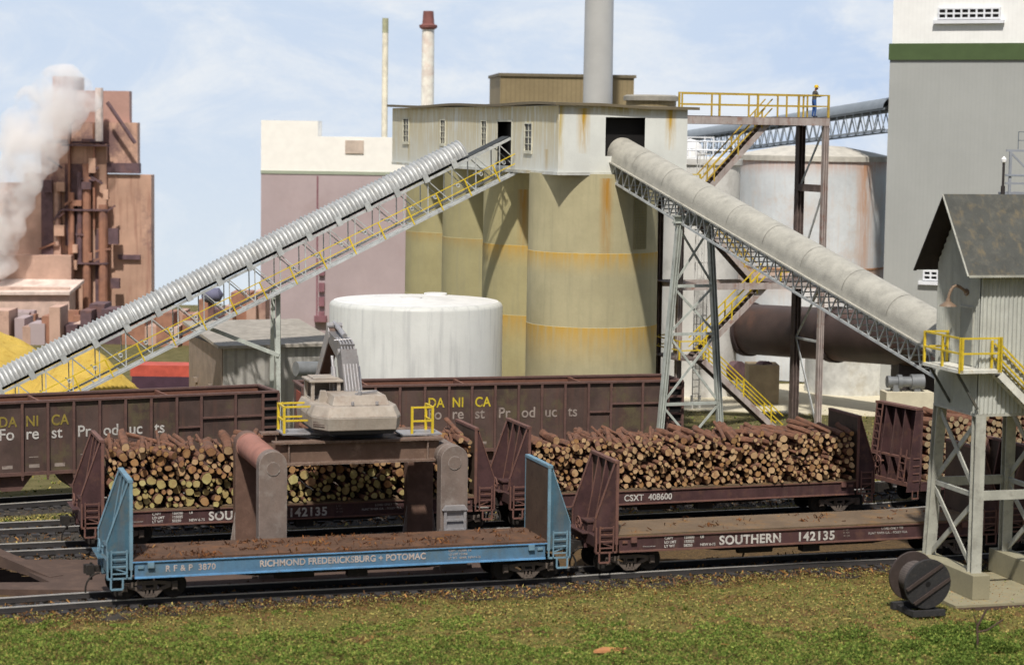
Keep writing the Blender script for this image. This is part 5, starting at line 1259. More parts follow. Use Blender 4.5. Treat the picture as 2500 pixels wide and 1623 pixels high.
# person on the tower deck, leaning on the rail
def make_person(loc, yaw):
    import bmesh
    J = {'pel': (0, 0, .95), 'wa': (0, .01, 1.08), 'ch': (0, .04, 1.32), 'ne': (0, .06, 1.50), 'he': (0, .12, 1.60), 'ht': (0, .12, 1.74),
         'shl': (-.19, .05, 1.42), 'ell': (-.25, .12, 1.15), 'wrl': (-.17, .36, 1.20), 'hal': (-.14, .44, 1.21),
         'shr': (.19, .05, 1.42), 'elr': (.24, .16, 1.17), 'wrr': (.15, .42, 1.22), 'har': (.12, .50, 1.22),
         'hil': (-.10, 0, .90), 'knl': (-.11, .03, .50), 'anl': (-.12, -.03, .10), 'tol': (-.13, .13, .04),
         'hir': (.10, 0, .90), 'knr': (.13, .04, .50), 'anr': (.15, .00, .10), 'tor': (.17, .16, .04)}
    Rd = {'pel': .15, 'wa': .135, 'ch': .17, 'ne': .062, 'he': .092, 'ht': .085, 'shl': .075, 'shr': .075, 'ell': .052, 'elr': .052, 'wrl': .036, 'wrr': .036, 'hal': .034, 'har': .034,
          'hil': .095, 'hir': .095, 'knl': .068, 'knr': .068, 'anl': .048, 'anr': .048, 'tol': .045, 'tor': .045}
    E_ = [('pel', 'wa'), ('wa', 'ch'), ('ch', 'ne'), ('ne', 'he'), ('he', 'ht'), ('ch', 'shl'), ('shl', 'ell'), ('ell', 'wrl'), ('wrl', 'hal'), ('ch', 'shr'), ('shr', 'elr'), ('elr', 'wrr'), ('wrr', 'har'),
          ('pel', 'hil'), ('hil', 'knl'), ('knl', 'anl'), ('anl', 'tol'), ('pel', 'hir'), ('hir', 'knr'), ('knr', 'anr'), ('anr', 'tor')]
    for s, h in ((-1, 'hal'), (1, 'har')):     # fingers and thumb
        hx, hy_, hz = J[h]
        for k, (dx, ln) in enumerate(((-.028, .055), (-.010, .065), (.010, .06), (.028, .048))):
            a, b = f'{h}f{k}', f'{h}g{k}'; J[a] = (hx+dx, hy_+ln*.55, hz-.004); J[b] = (hx+dx, hy_+ln, hz-.03); Rd[a] = .010; Rd[b] = .009; E_ += [(h, a), (a, b)]
        a = h+'t'; J[a] = (hx-s*.045, hy_+.01, hz-.015); Rd[a] = .011; E_.append((h, a))
    ks = list(J); me = bpy.data.meshes.new('person'); me.from_pydata([J[k] for k in ks], [(ks.index(a), ks.index(b)) for a, b in E_], [])
    o = bpy.data.objects.new('person_tmp', me); COL.objects.link(o)
    o.modifiers.new('s', 'SKIN'); sv = me.skin_vertices[0].data
    for i, k in enumerate(ks): sv[i].radius = (Rd[k], Rd[k]*(.75 if k in ('pel', 'wa', 'ch') else 1)); 
    sv[0].use_root = True
    su = o.modifiers.new('u', 'SUBSURF'); su.levels = 2; su.render_levels = 2
    me2 = bpy.data.meshes.new_from_object(o.evaluated_get(bpy.context.evaluated_depsgraph_get())); bpy.data.objects.remove(o)
    for x in (skin_m, shirt_m, jean_m, boot_m): me2.materials.append(x)
    for p in me2.polygons:
        c = p.center; i = 0
        if c.z < .10: i = 3
        elif c.z < 1.0: i = 2
        elif c.z < 1.50 and c.y < .34: i = 1
        p.material_index = i; p.use_smooth = True
    b = bpy.data.objects.new('person', me2); COL.objects.link(b); b.location = loc; b.rotation_euler = (0, 0, yaw)
    tag(b, 'person in yellow hard hat, dark grey shirt and blue jeans leaning on the tower railing', 'person')
    mb = MB(); mb.lathe([(.155, 1.685), (.125, 1.69), (.122, 1.76), (.09, 1.82), (0, 1.85)], (0, .12, 0), 20); mb.box((-.07, .22, 1.68), (.07, .30, 1.695)); obj('hard_hat', mb, hat_m, b, smooth=True)
    mb = MB()
    for s in (-1, 1): mb.lathe([(0, -.012), (.012, 0), (0, .012)], (s*.032, .212, 1.635), 8); 
    obj('eyes', mb, boot_m, b)
    mb = MB(); mb.prism([(-.015, .205, 1.60), (.015, .205, 1.60), (0, .205, 1.635)], (0, .03, -.005)); obj('nose', mb, skin_m, b)
    return b
uu = tx(1978, 1.5); pl_ = Vector((TX, TY, 0))+T36*uu+N36*1.5
make_person((pl_.x, pl_.y, ZD+.03), .36-PI*.5-.15+.1)

# ================================================================== TANKS, KILN, BUILDINGS BEHIND
wt = thing('storage_tank', 'wide low white storage tank with streaked side, in front of the tan silos', 'tank', (0, 0, 0))
Yt = 108.5; cx_ = D(1016, 733, Yt); r_ = 212/FPX*Yt; zt = cx_.z
wt.location = (cx_.x, Yt, 0); wt['_m'] = [v for r in Matrix.Translation((cx_.x, Yt, 0)) for v in r]
obj('shell', MB().lathe([(r_, 0), (r_, zt-.25), (r_-.06, zt-.1), (r_-.22, zt)], seg=96), tank_w, wt, smooth=True)
obj('roof', MB().lathe([(r_-.221, zt+.001), (r_*.5, zt+.12), (.01, zt+.2)], seg=96), tank_t, wt, smooth=True)
mb = MB(); mb.tube((-.2, -.6, zt+.12), (-.2, -.6, zt+.22), .55, seg=28); obj('hatch', mb, tank_t, wt, smooth=True); mb = MB(); mb.tube((.9, 2.2, zt+.05), (.9, 2.2, zt+.22), .6, seg=28); obj('hatch', mb, tank_t, wt, smooth=True)
def tank(name, label, u, Yt, rpx, vsh, m_, mr, dome=.9, lo=0):
    c = D(u, vsh, Yt); r = rpx/FPX*Yt; t = thing(name, label, 'tank', (c.x, Yt, 0)); z = c.z
    obj('shell', MB().lathe([(r, lo), (r, z)], seg=80), m_, t, smooth=True)
    obj('roof', MB().lathe([(r+.12, z-.35), (r+.12, z), (r*.8, z+dome*.35), (r*.4, z+dome*.85), (.01, z+dome)], seg=80), mr, t, smooth=True); return t, r, z, c
big, rb_, zb2, cb = tank('storage_tank', 'big domed rust stained tank left of the tall grey building', 1985, 148, 182, 380, tank_r, tank_c, .75)
mb = MB(); mb.lathe([(rb_+.04, 7.5), (rb_+.04, 7.62)], seg=80); obj('seam_band', mb, M('rusty_band', (.45, .24, .13)), big)
t2, r2_, z2_, c2 = tank('storage_tank', 'pale flat topped tank with white railing, half hidden by the stair tower', 1712, 136, 96, 388, tank2m, tank2m, .15)
mb = MB()
for h in (1.1, .55): mb.ring((0, 0, z2_+h), (0, 0, 1), r2_-.1, .04, 40, 5)
for k in range(14): a_ = 2*PI*k/14; mb.bar(((r2_-.1)*math.cos(a_), (r2_-.1)*math.sin(a_), z2_), ((r2_-.1)*math.cos(a_), (r2_-.1)*math.sin(a_), z2_+1.12), .06)
obj('handrail', mb, white_f, t2)
# caged ladder
cl = D(1697, 1020, 128); zt_ = D(1697, 372, 128).z
lad = thing('caged_ladder', 'tall thin pale ladder standing behind the lattice bent, up to the pale tank', 'ladder', (cl.x, 128, 0), .36)
mb = MB()
for s in (-.22, .22): mb.bar((s, 0, .1), (s, 0, zt_), .05)
k = 0
while .5+k*.42 < zt_: mb.bar((-.22, 0, .5+k*.42), (.22, 0, .5+k*.42), .045); k += 1
mb.box((-.3, -.1, .0), (-.2, .1, .8)); mb.box((.2, -.1, 0), (.3, .1, .8)); obj('ladder_rails', mb, tank2m, lad)
mb = MB(); k = 0
while 2.5+k*1.6 < zt_: mb.ring((0, -.38, 2.5+k*1.6), (0, 0, 1), .38, .025, 14, 4); k += 1
for a_ in (-2.6, -1.57, -.5): mb.bar((.38*math.cos(a_), -.38+.38*math.sin(a_), 2.5), (.38*math.cos(a_), -.38+.38*math.sin(a_), zt_), .04)
obj('safety_cage', mb, tank2m, lad)
# small white domed tank with frame behind
c = D(1684, 372, 150); t3 = thing('small_tank', 'small bright white domed tank behind the pale railing, right of the headhouse', 'tank', (c.x, 150, 0))
obj('shell', MB().lathe([(1.0, 0), (1.0, c.z), (.8, c.z+.55), (.4, c.z+.85), (.01, c.z+.95)], seg=40), tank_t, t3, smooth=True)
mb = MB()
for s in (-.3, .9, 1.5): mb.bar((s, -1.5, c.z-4), (s, -1.5, c.z+1.1), .09)
for h in (-2.5, -.8, 1.05): mb.bar((-.3, -1.5, c.z+h), (1.5, -1.5, c.z+h), .08)
obj('pipe_frame', mb, white_f, t3)
# horizontal kiln / pipe
kA = D(1775, 800, 137); kB = D(2260, 830, 124); ka = (kB-kA).normalized()
kn = thing('kiln', 'long dark brown horizontal cylinder on tan piers in front of the big tank', 'kiln', (kA.x, kA.y, 0))
mb = MB(); mb.lathe([(.5, -.1), (1.55, 0), (1.6, .1), (1.6, 18)], kA, 48, ka); obj('shell', mb, kiln_m, kn, smooth=True, world=True)
for q in (2.0, 9.5):
    mb = MB(); mb.lathe([(1.6, q-.25), (1.72, q-.25), (1.72, q+.25), (1.6, q+.25)], kA, 48, ka); obj('tyre_ring', mb, M('kiln_dark_ring', (.05, .035, .035)), kn, smooth=True, world=True)
for (u, v, Yp) in ((1865, 905, 131.5), (1798, 905, 133.5)):
    c = D(u, v, Yp); mb = MB(); mb.lathe([(0, -.3), (.62, -.3), (.62, .3), (0, .3)], c, 24, ka); obj('roller', mb, mill_d, kn, smooth=True, world=True)
c = D(1862, 950, 131.5); mb = MB(); mb.box((c.x-1.0, 130.6, 0), (c.x+.9, 132.8, 2.4)); obj('pier', mb, M('tan_pier', (.30, .24, .16)), kn, world=True)
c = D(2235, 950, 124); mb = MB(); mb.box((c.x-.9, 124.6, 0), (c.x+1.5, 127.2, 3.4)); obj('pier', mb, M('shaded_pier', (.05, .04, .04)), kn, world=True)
# low white drum under the kiln and pump group
c = D(2068, 880, 138); o = tag(obj('low_tank', MB().lathe([(2.7, 0), (2.7, 2.6), (2.5, 2.8), (.01, 3.0)], (c.x, 138, 0), 48), M('mottled_white', (.60, .60, .57), dirt=((.42, .38, .30), .6, .6)), smooth=True), 'low mottled white tank under the brown cylinder', 'tank')
pg = D(2215, 935, 122.5); pu = thing('pump_set', 'grey pump set on a pale block left of the shed tower', 'pump', (pg.x, 122.5, 0), .1)
mb = MB(); zq = 2.45; mb.tube((-1.1, 0, zq), (.9, 0, zq), .30, seg=18); mb.tube((.2, 0, zq), (.95, 0, zq), .44, seg=18); mb.tube((-.6, 0, zq), (-.35, 0, zq), .42, seg=16); mb.tube((-1.2, 0, zq), (-1.0, 0, zq), .36, seg=16)
for q in (-.7, .55): mb.box((q-.18, -.25, 1.9), (q+.18, .25, 2.3))
obj('pump_body', mb, pump_m, pu, smooth=True); obj('base_block', MB().box((-1.4, -.7, 0), (1.4, .7, 1.9)), apron_m, pu)
# pale apron
mb = MB(); P4 = [G(1700, 960), G(2500, 958), G(2500, 1010), G(1700, 985)]
a0, a1, a2, a3 = Vector((9, 141)), Vector((40, 143)), Vector((40, 123.5)), Vector((10, 127.5))
mb.add([(a0.x, a0.y, .0), (a1.x, a1.y, .0), (a2.x, a2.y, .0), (a3.x, a3.y, .0), (a0.x, a0.y, -.1), (a1.x, a1.y, -.1), (a2.x, a2.y, -.1), (a3.x, a3.y, -.1)], [(0, 3, 2, 1), (2, 3, 7, 6), (0, 4, 7, 3)]); struct('paved_apron', mb, apron_m)

# tall grey building on the right
gy_ = -.43; gp = D(2162, 500, 136); gb = thing('tall_building', 'tall grey corrugated building with white top and green band at the right edge', 'building', (gp.x, 136, 0), gy_)
def gz(v): return D(2230, v, 135.5).z
zg0, zg1 = gz(147), gz(107); zt9 = zg1+9
mb = MB(); mb.box((0, 0, 0), (22, 14, zg0)); obj('lower_wall', mb, gray_b, gb)
mb = MB(); mb.box((.1, .05, zg1), (22, 14, zt9)); obj('upper_wall', mb, white_b, gb)
mb = MB(); mb.box((-.06, -.12, zg0), (22.2, 14.2, zg1)); obj('green_band', mb, green_b, gb)
def gx(u): return plane_x(u, 300, (gp.x, 136), gy_)
def bwin(xa, xb, za, zb, nx, nz):
    mb = MB(); f = .055; w_ = (xb-xa)/nx; h_ = (zb-za)/nz
    for i in range(nx+1): mb.box((xa+i*w_-f, -.14, za), (xa+i*w_+f, .045, zb))
    for j in range(nz+1): mb.box((xa-f, -.143, za+j*h_-f), (xb+f, .04, za+j*h_+f))
    mb.box((xa-.3, -.25, za-.32), (xb+.3, .04, za-.1)); fr = obj('window_frame', mb, white_f, gb)
    mb = MB(); mb.box((xa, -.06, za), (xb, -.03, zb)); obj('pane', mb, dark_m, fr)
bwin(gx(2284), gx(2432), gz(47)+0, gz(23), 8, 2); bwin(gx(2268), gx(2302), D(2280, 682, 135).z, D(2280, 661, 135).z, 2, 2)
# pole with lamp and switchgear frame at right
pp = D(2440, 700, 118); pt = D(2440, 392, 118)
lpole = thing('lamp_pole', 'slim black pole with a white lamp head at the far right', 'lamp pole', (pp.x, 118, 0))
mb = MB(); mb.tube((0, 0, 0), (0, 0, pt.z-.1), .07); mb.tube((0, 0, pt.z-2.2), (0, 0, pt.z-1.4), .12, seg=8); obj('pole', mb, pole_m, lpole); mb = MB(); mb.lathe([(0, -.2), (.14, -.08), (.15, .08), (0, .25)], (0, 0, pt.z), 16); obj('lamp_head', mb, lamp_w, lpole, smooth=True)
e0 = D(2448, 500, 120); eq = thing('equipment_frame', 'blue grey steel equipment frame with louvres, cut off by the right edge', 'steel frame', (e0.x, 120, 0), 0)
def ez(v): return D(2470, v, 120).z
mb = MB()
for x in (0, 1.6, 3.0):
    mb.bar((x+.35, 0, 0), (x+.35, 0, ez(368)), .14)
for v in (368, 428, 448): mb.bar((0.1, 0, ez(v)), (3.2, 0, ez(v)), .12)
mb.bar((.4, 0, ez(375)), (1.9, 0, ez(440)), .1); obj('frame', mb, equip_m, eq)
mb = MB(); mb.box((.05, .1, ez(470)-9), (3.4, 1.4, ez(470))); cbx = obj('cabinet', mb, equip_m, eq)
mb = MB()
for v in (482, 490, 498, 506): mb.box((.3, .06, ez(v)-.07), (3.3, .098, ez(v)+.06))
obj('louvre', mb, dark_m, cbx)
mb = MB()
for v in (322, 343): mb.bar((.75, 0, ez(v)), (3.2, 0, ez(v)), .05)
for x in (.75, 1.35, 2.2): mb.bar((x, 0, ez(368)), (x, 0, ez(322)), .05)
mb.bar((0.1, -.1, ez(430)), (3.2, -.1, ez(430)), .05); obj('handrail', mb, trussb, eq)
# rear conveyor gallery
gA = D(1640, 345, 190); gB = D(2190, 240, 140)
def gal_cover(t, P, a, s, n, L):
    mb = MB(); seg = 12; vs = []
    for u in (0, L):
        for j in range(seg+1): q = PI*j/seg; vs.append(P(u, .95*math.cos(q), .05+.75*math.sin(q)))
    mb.add(vs, [(j, j+1, seg+2+j, seg+1+j) for j in range(seg)]); obj('rounded_cover', mb, trussb, t, smooth=True, world=True)
gA2 = Vector((gA.x, gA.y, D(1672, 348, 187).z)); gB2 = Vector((gB.x, gB.y, D(2190, 266, 140).z))
conveyor('conveyor', 'distant blue grey covered truss conveyor running to the tall grey building', 'conveyor', gA2, gB2, 1.7, 1.35, 1.55, trussb, gal_cover, walk=False, rollers=False)

# mauve and white building, stacks
mv = D(637, 500, 172); mbld = thing('mill_building', 'mauve building with bleached white top and thin green band, behind the left conveyor', 'building', (mv.x, 172, 0), -.02)
def vz(v): return D(800, v, 172).z
def mx(u): return plane_x(u, 500, (mv.x, 172), -.02)
mb = MB(); mb.box((0, 0, -.5), (mx(1000), 3, vz(426))); obj('lower_wall', mb, mauve_b, mbld)
mb = MB(); mb.box((-.02, -.06, vz(426)), (mx(1000), 3, vz(418))); obj('green_band', mb, sage_b, mbld)
mb = MB(); mb.box((0, 0, vz(418)), (mx(775), 3, vz(296))); mb.box((mx(775), 0, vz(418)), (mx(1000), 3, vz(334))); obj('upper_wall', mb, mauve_w, mbld)
mb = MB(); mb.box((mx(842), -.1, vz(374)), (mx(887), -.002, vz(342))); obj('vent', mb, M('pinkish_vent', (.55, .45, .38)), mbld)
mb = MB(); mb.box((mx(773), -.05, vz(780)), (mx(777), -.002, vz(430))); 
for v in (650, 690, 725, 760): mb.box((mx(780), -.3, vz(v+22)), (mx(794), -.002, vz(v)))
mb.box((mx(770), -.5, vz(785)), (mx(800), -.002, vz(770))); obj('wall_pipe', mb, M('mauve_pipe', (.25, .12, .14)), mbld)
s1_ = D(941, 45, 178); sa = thing('smokestack', 'slender pale smokestack, left and thinner of the two', 'smokestack', (s1_.x, 178, 0), 0)
mb = MB(); mb.tube((0, 0, 0), (0, 0, s1_.z-1.2), .26, .25, seg=14); obj('stack', mb, M('pale_stack', (.80, .74, .58), dirt=((.45, .42, .25), .5, .4)), sa, smooth=True); mb = MB(); mb.tube((0, 0, s1_.z-1.2), (0, 0, s1_.z), .26, seg=14); obj('stack_tip', mb, M('stack_tip', (.40, .40, .26)), sa, smooth=True)
s2_ = D(1046, 28, 176); sb = thing('smokestack', 'thicker bleached smokestack with a brown top and collar', 'smokestack', (s2_.x, 176, 0), 0)
zc = D(1046, 70, 176).z
mb = MB(); mb.tube((0, 0, 0), (0, 0, zc), .60, .50, seg=24); obj('stack', mb, M('bleached_stack', (.90, .83, .74), dirt=((.70, .50, .42), .5, .5)), sb, smooth=True)
mb = MB(); mb.lathe([(.50, zc-.1), (.72, zc+.05), (.75, zc+.25), (.50, zc+.35), (.46, zc+.8), (.42, s2_.z), (.3, s2_.z)], seg=24); obj('stack_top', mb, M('brown_stack_top', (.22, .09, .08)), sb)

# steaming mill at left
Ym = 180
def mp(u, v, Y=Ym): return D(u, v, Y)
ml = thing('paper_mill', 'tall orange tan mill block with dark steelwork, rising out of steam at the left edge', 'mill', (mp(200, 700).x, Ym, 0))
def mblock(nm, u0, u1, v0, v1, dy0, dy1, mt_, dz=0):
    a, b = mp(u0, v0, Ym+dy0), mp(u1, v1, Ym+dy0); mb = MB(); mb.box((a.x, Ym+dy0, max(b.z, -1)), (b.x, Ym+dy1, a.z)); return obj(nm, mb, mt_, ml, world=True)
mblock('main_block', 60, 370, 423, 900, 0, 1.6, mill_o); mblock('upper_block', 130, 336, 297, 423, .6, 1.8, mill_o); mblock('top_block', 176, 316, 221, 300, 1.0, 2.2, M('mauve_top_wall', (.40, .24, .20), var=.15, scale=.3))
mblock('left_block', -40, 150, 445, 900, -1, 0, mill_p); mblock('annex', -20, 175, 622, 900, -2.5, -1, mill_p); mblock('low_shed', -20, 170, 700, 900, -5, -2.5, M('pale_pink_wall', (.60, .43, .36), var=.15, dirt=((.32, .20, .17), .6, .4)))
mb = MB(); a, b, c, d = mp(-20, 720, Ym-5.4), mp(170, 720, Ym-5.4), mp(200, 692, Ym-3.5), mp(0, 690, Ym-3.5); mb.prism([a, b, Vector((c.x, c.y+1, c.z)), Vector((d.x, d.y+1, d.z))], (0, 0, .25)); obj('shed_roof', mb, M('pale_pink_roof', (.66, .53, .47), dirt=((.4, .3, .26), .6, .4)), ml, world=True)
mblock('shaded_bay', 112, 165, 340, 620, -.35, .5, mill_d); mblock('steel_bay', 158, 208, 400, 600, -.7, 0, mill_d); mblock('steel_bay', 90, 150, 520, 600, -.7, 0, mill_d); mblock('dark_slot', 232, 246, 560, 770, -.6, 0, mill_d)
mblock('dark_ledge', 258, 340, 398, 424, -.3, .6, mill_d); mblock('dark_sign_board', 288, 342, 622, 634, -.3, 0, mill_d)
for (u0, v0, u1, v1, r, mt_) in ((212, 400, 212, 760, .35, mill_r), (252, 500, 252, 780, .38, mill_r), (195, 420, 195, 640, .22, mill_d), (242, 215, 242, 345, .33, M('pale_pipe', (.62, .52, .48))), (262, 250, 330, 350, .16, mill_d), (200, 345, 245, 345, .2, mill_d), (176, 470, 176, 620, .2, mill_r), (140, 450, 140, 600, .2, mill_p), (48, 655, 110, 685, .22, mill_d), (30, 690, 80, 640, .15, mill_d)):
    a, b = mp(u0, v0, Ym-1.1), mp(u1, v1, Ym-1.1); mb = MB(); mb.tube(a, b, r, seg=10); obj('pipe', mb, mt_, ml, world=True)
rr = random.Random(9)
for k in range(16):
    u = rr.uniform(90, 270); v = rr.uniform(400, 640); a = mp(u, v, Ym-1.3); b = mp(u+rr.choice((-1, 1))*rr.uniform(10, 40), v+rr.uniform(-30, 30), Ym-1.3); mb = MB(); mb.bar(a, b, .16); obj('steel_member', mb, mill_d if k % 3 else mill_r, ml, world=True)
for k in range(40):
    u = rr.uniform(0, 420); v = rr.uniform(752, 800); a = mp(u, v, Ym-6-k*.05); mb = MB(); wdt = rr.uniform(.5, 2.6); mb.box((a.x, Ym-7-k*.05, a.z-1.2), (a.x+wdt, Ym-6-k*.05, a.z+rr.uniform(-.5, .3))); obj('yard_plant', mb, rr.choice((mill_d, mill_r, mill_p, mauve_b)), ml, world=True)
for k in range(10):
    u = rr.uniform(385, 460); v = rr.uniform(790, 850); a = mp(u, v, 168); mb = MB(); mb.box((a.x, 168, a.z-1.2), (a.x+rr.uniform(.4, 1.0), 169, a.z+rr.uniform(-.3, .4))); obj('yard_plant', mb, rr.choice((mill_d, mill_r, mill_p, mauve_b)), ml, world=True)
mblock('hood', 128, 180, 186, 300, .5, 5, M('mauve_top_wall', (.40, .24, .20)))
mblock('dark_bay', 100, 130, 440, 640, -1.15, -.9, mill_d); mblock('dark_bay', 165, 250, 345, 420, -.3, .55, mill_d)
for (u0, v0, u1, v1) in ((165, 300, 172, 640), (226, 300, 232, 560)): mblock('column', u0, u1, v0, v1, -1.0, -.3, mill_r)
for v in (352, 510, 640): mblock('gallery', 150, 262, v, v+6, -1.5, -.4, mill_d)
mblock('stepped_wall', 100, 262, 350, 900, -.45, .0, mill_o)
for k in range(14): mblock('duct', *(lambda u, v: (u, u+rr.uniform(8, 26), v, v+rr.uniform(10, 40)))(rr.uniform(100, 270), rr.uniform(380, 700)), -1.6, -1.0, rr.choice((mill_d, mill_r, mill_o)))
# steam
def steam():
    blobs = [(165, 190, 30), (135, 198, 34), (105, 225, 30), (70, 235, 24), (50, 245, 16), (195, 220, 30), (150, 240, 42), (225, 250, 22), (120, 290, 44), (75, 300, 36), (35, 290, 26), (10, 300, 18), (160, 300, 34), (190, 275, 24), (110, 345, 40), (60, 350, 38), (20, 345, 28), (140, 355, 26), (90, 400, 34), (45, 400, 38), (15, 420, 32), (120, 400, 22), (70, 450, 30), (30, 465, 36), (0, 480, 36), (60, 500, 24), (20, 530, 36), (-5, 560, 34), (40, 560, 22), (10, 600, 32), (-5, 650, 30), (25, 645, 20)]
    mbd = bpy.data.metaballs.new('steam'); mo = bpy.data.objects.new('steam_tmp', mbd); COL.objects.link(mo); mbd.resolution = .45; mbd.render_resolution = .45; mbd.threshold = .25
    for (u, v, r) in blobs:
        p = mp(u, v, Ym-4.0+rr.uniform(-.6, .6)); e = mbd.elements.new(); e.co = p; e.radius = r/FPX*Ym*1.6
    dg = bpy.context.evaluated_depsgraph_get(); me = bpy.data.meshes.new_from_object(mo.evaluated_get(dg)); bpy.data.objects.remove(mo)
    o = bpy.data.objects.new('steam', me); COL.objects.link(o)
    mt = bpy.data.materials.new('steam_volume'); mt.use_nodes = True; nt = mt.node_tree; nt.nodes.remove(nt.nodes['Principled BSDF'])
    vol = nt.nodes.new('ShaderNodeVolumePrincipled'); vol.inputs['Color'].default_value = (1, .985, .975, 1); vol.inputs['Anisotropy'].default_value = .1
    tc = nt.nodes.new('ShaderNodeTexCoord'); n = _n(nt, 'ShaderNodeTexNoise', i_Scale=.42, i_Detail=7, i_Roughness=.66); nt.links.new(tc.outputs['Object'], n.inputs['Vector'])
    mr = nt.nodes.new('ShaderNodeMapRange'); mr.inputs[1].default_value = .39; mr.inputs[2].default_value = .74; mr.inputs[3].default_value = .0; mr.inputs[4].default_value = 2.1; nt.links.new(n.outputs['Fac'], mr.inputs[0]); nt.links.new(mr.outputs[0], vol.inputs['Density'])
    nt.links.new(vol.outputs[0], nt.nodes['Material Output'].inputs['Volume']); me.materials.clear(); me.materials.append(mt)
    tag(o, 'billowing white steam drifting off the mill at the left edge', 'steam', None, 'stuff')
steam()
# red hull, low grey shed, blue drum, pipe
a, b = D(318, 925, 128), D(470, 893, 128)
hl_ = thing('barge', 'low red and black hull lying behind the sawdust and the grey board shed', 'barge', (a.x, 128, 0))
mb = MB(); mb.box((a.x, 128, D(318, 918, 128).z), (b.x+1, 130, b.z)); obj('red_side', mb, red_h, hl_, world=True); mb = MB(); mb.box((a.x+.1, 127.97, -.1), (b.x+1, 129.9, D(318, 918, 128).z-.002)); obj('dark_bottom', mb, M('dark_hull', (.06, .03, .05)), hl_, world=True)
q = D(545, 850, 112); ls = thing('board_shed', 'low grey board shed with dusty flat roof, left of the white tank', 'shed', (q.x, 112, 0), .38)
zw = q.z; LX = plane_x(815, 850, (q.x, 112), .38)
mb = MB(); mb.box((0, 0, 0), (LX, 7.4, zw)); obj('front_wall', mb, wood_g, ls); mb = MB(); mb.box((-.06, .02, 0), (-.002, 7.6, zw)); obj('end_wall', mb, wood_l, ls)
mb = MB(); mb.prism([(-.35, -.35, zw), (LX+.3, -.35, zw), (LX+.3, 7.9, zw+.6), (-.35, 7.9, zw+.6)], (0, 0, .16)); obj('roof', mb, roof_g, ls)
mb = MB()
for yq in (2.2, 5.6): mb.box((-.12, yq, .9), (-.062, yq+.12, 2.6)); mb.box((-.25, yq-.1, 2.5), (-.062, yq+.25, 2.75))
obj('wall_bracket', mb, wood_l, ls)
c0_ = D(722, 900, 108.5); c1_ = D(800, 900, 109.5); mb = MB(); mb.tube(c0_, c1_, .38, seg=20); tag(obj('horizontal_pipe', mb, pump_m, smooth=True), 'short grey horizontal pipe end between board shed and white tank', 'pipe')
c0_ = D(505, 722, 150); tag(obj('round_vessel', MB().lathe([(0, -.4), (.35, -.3), (.5, 0), (.5, .9), (0, 1.2)], c0_, 24, (1, 0, .1)), M('blue_vessel', (.13, .13, .20)), smooth=True), 'dark blue rounded vessel seen through the left conveyor truss', 'vessel')
tag(obj('vessel_stand', MB().box((c0_.x+.1, 149.9, 0), (c0_.x+.5, 150.2, c0_.z-.3)), mill_d), 'dark stand carrying the blue vessel behind the left conveyor', 'stand')

# sawdust heaps
def heap(name, label, cx, cy, rx, ry, h, seed):
    rr = random.Random(seed); n = 60; mb = MB(); vs = []
    import mathutils
    for j in range(n+1):
        for i in range(n+1):
            x = -1+2*i/n; y = -1+2*j/n; d = math.hypot(x, y); z = h*max(0, 1-d)**.95
            z += h*.12*mathutils.noise.noise(Vector((x*3+seed, y*3, 0)))*max(0, 1-d)+h*.035*mathutils.noise.noise(Vector((x*14, y*14, seed)))*(1 if d < 1 else 0)
            vs.append((cx+x*rx, cy+y*ry, z-.05))
    mb.add(vs, [(j*(n+1)+i, j*(n+1)+i+1, (j+1)*(n+1)+i+1, (j+1)*(n+1)+i) for j in range(n) for i in range(n)]); tag(obj(name, mb, dust_y, smooth=True), label, 'sawdust', None, 'stuff')
h0 = D(-60, 790, 114); heap('sawdust_heap', 'large yellow sawdust heap at the left edge behind the conveyor', h0.x-4.5, 115, 15, 9, h0.z+1.9, 4)
h1 = D(200, 862, 112); heap('sawdust_heap', 'lower yellow sawdust heap right of the large one, behind the conveyor foot', h1.x+.2, 112, 5.6, 5, h1.z+.7, 8)

# ================================================================== GROUND COVER, LITTER
def scatter(name, label, cat, pts, size, mats, probs, seed, up=.0, aspect=1.0, kind='tri'):
    """pts (n,3); each becomes a small randomly turned flake"""
    rg = np.random.default_rng(seed); n = len(pts)
    a = rg.normal(size=(n, 3)); a[:, 2] *= (1+up); a /= np.linalg.norm(a, axis=1)[:, None]
    b = rg.normal(size=(n, 3)); b -= (a*b).sum(1)[:, None]*a; b /= np.linalg.norm(b, axis=1)[:, None]
    sz = (size[0]+(size[1]-size[0])*rg.random(n)**1.6)[:, None]
    if kind == 's': vs = np.stack([pts+a*sz+b*.008, pts+a*sz-b*.008, pts-a*sz-b*.012, pts-a*sz+b*.012], 1).reshape(-1, 3); k = 4
    elif kind == 'tri': vs = np.stack([pts+a*sz*aspect, pts-a*sz*.5*aspect+b*sz*.6, pts-a*sz*.5*aspect-b*sz*.6], 1).reshape(-1, 3); k = 3
    else: vs = np.stack([pts+a*sz*aspect+b*sz*.3, pts+a*sz*aspect-b*sz*.3, pts-a*sz*aspect-b*sz*.4, pts-a*sz*aspect+b*sz*.4], 1).reshape(-1, 3); k = 4
    me = bpy.data.meshes.new(name); me.vertices.add(n*k); me.vertices.foreach_set('co', vs.astype('f').ravel())
    me.loops.add(n*k); me.loops.foreach_set('vertex_index', np.arange(n*k, dtype='i')); me.polygons.add(n)
    me.polygons.foreach_set('loop_start', np.arange(0, n*k, k, dtype='i'))
    mi = rg.choice(len(mats), size=n, p=probs); me.polygons.foreach_set('material_index', mi.astype('i')); 
    for x in mats: me.materials.append(x)
    me.update(calc_edges=True); me.validate()
    o = bpy.data.objects.new(name, me); COL.objects.link(o); tag(o, label, cat, None, 'stuff'); return o
def flat(name, c, v=.3): return M(name, c, rough=1, var=v, scale=3, bump=0, fine=0, spec=.05, rnd=False)
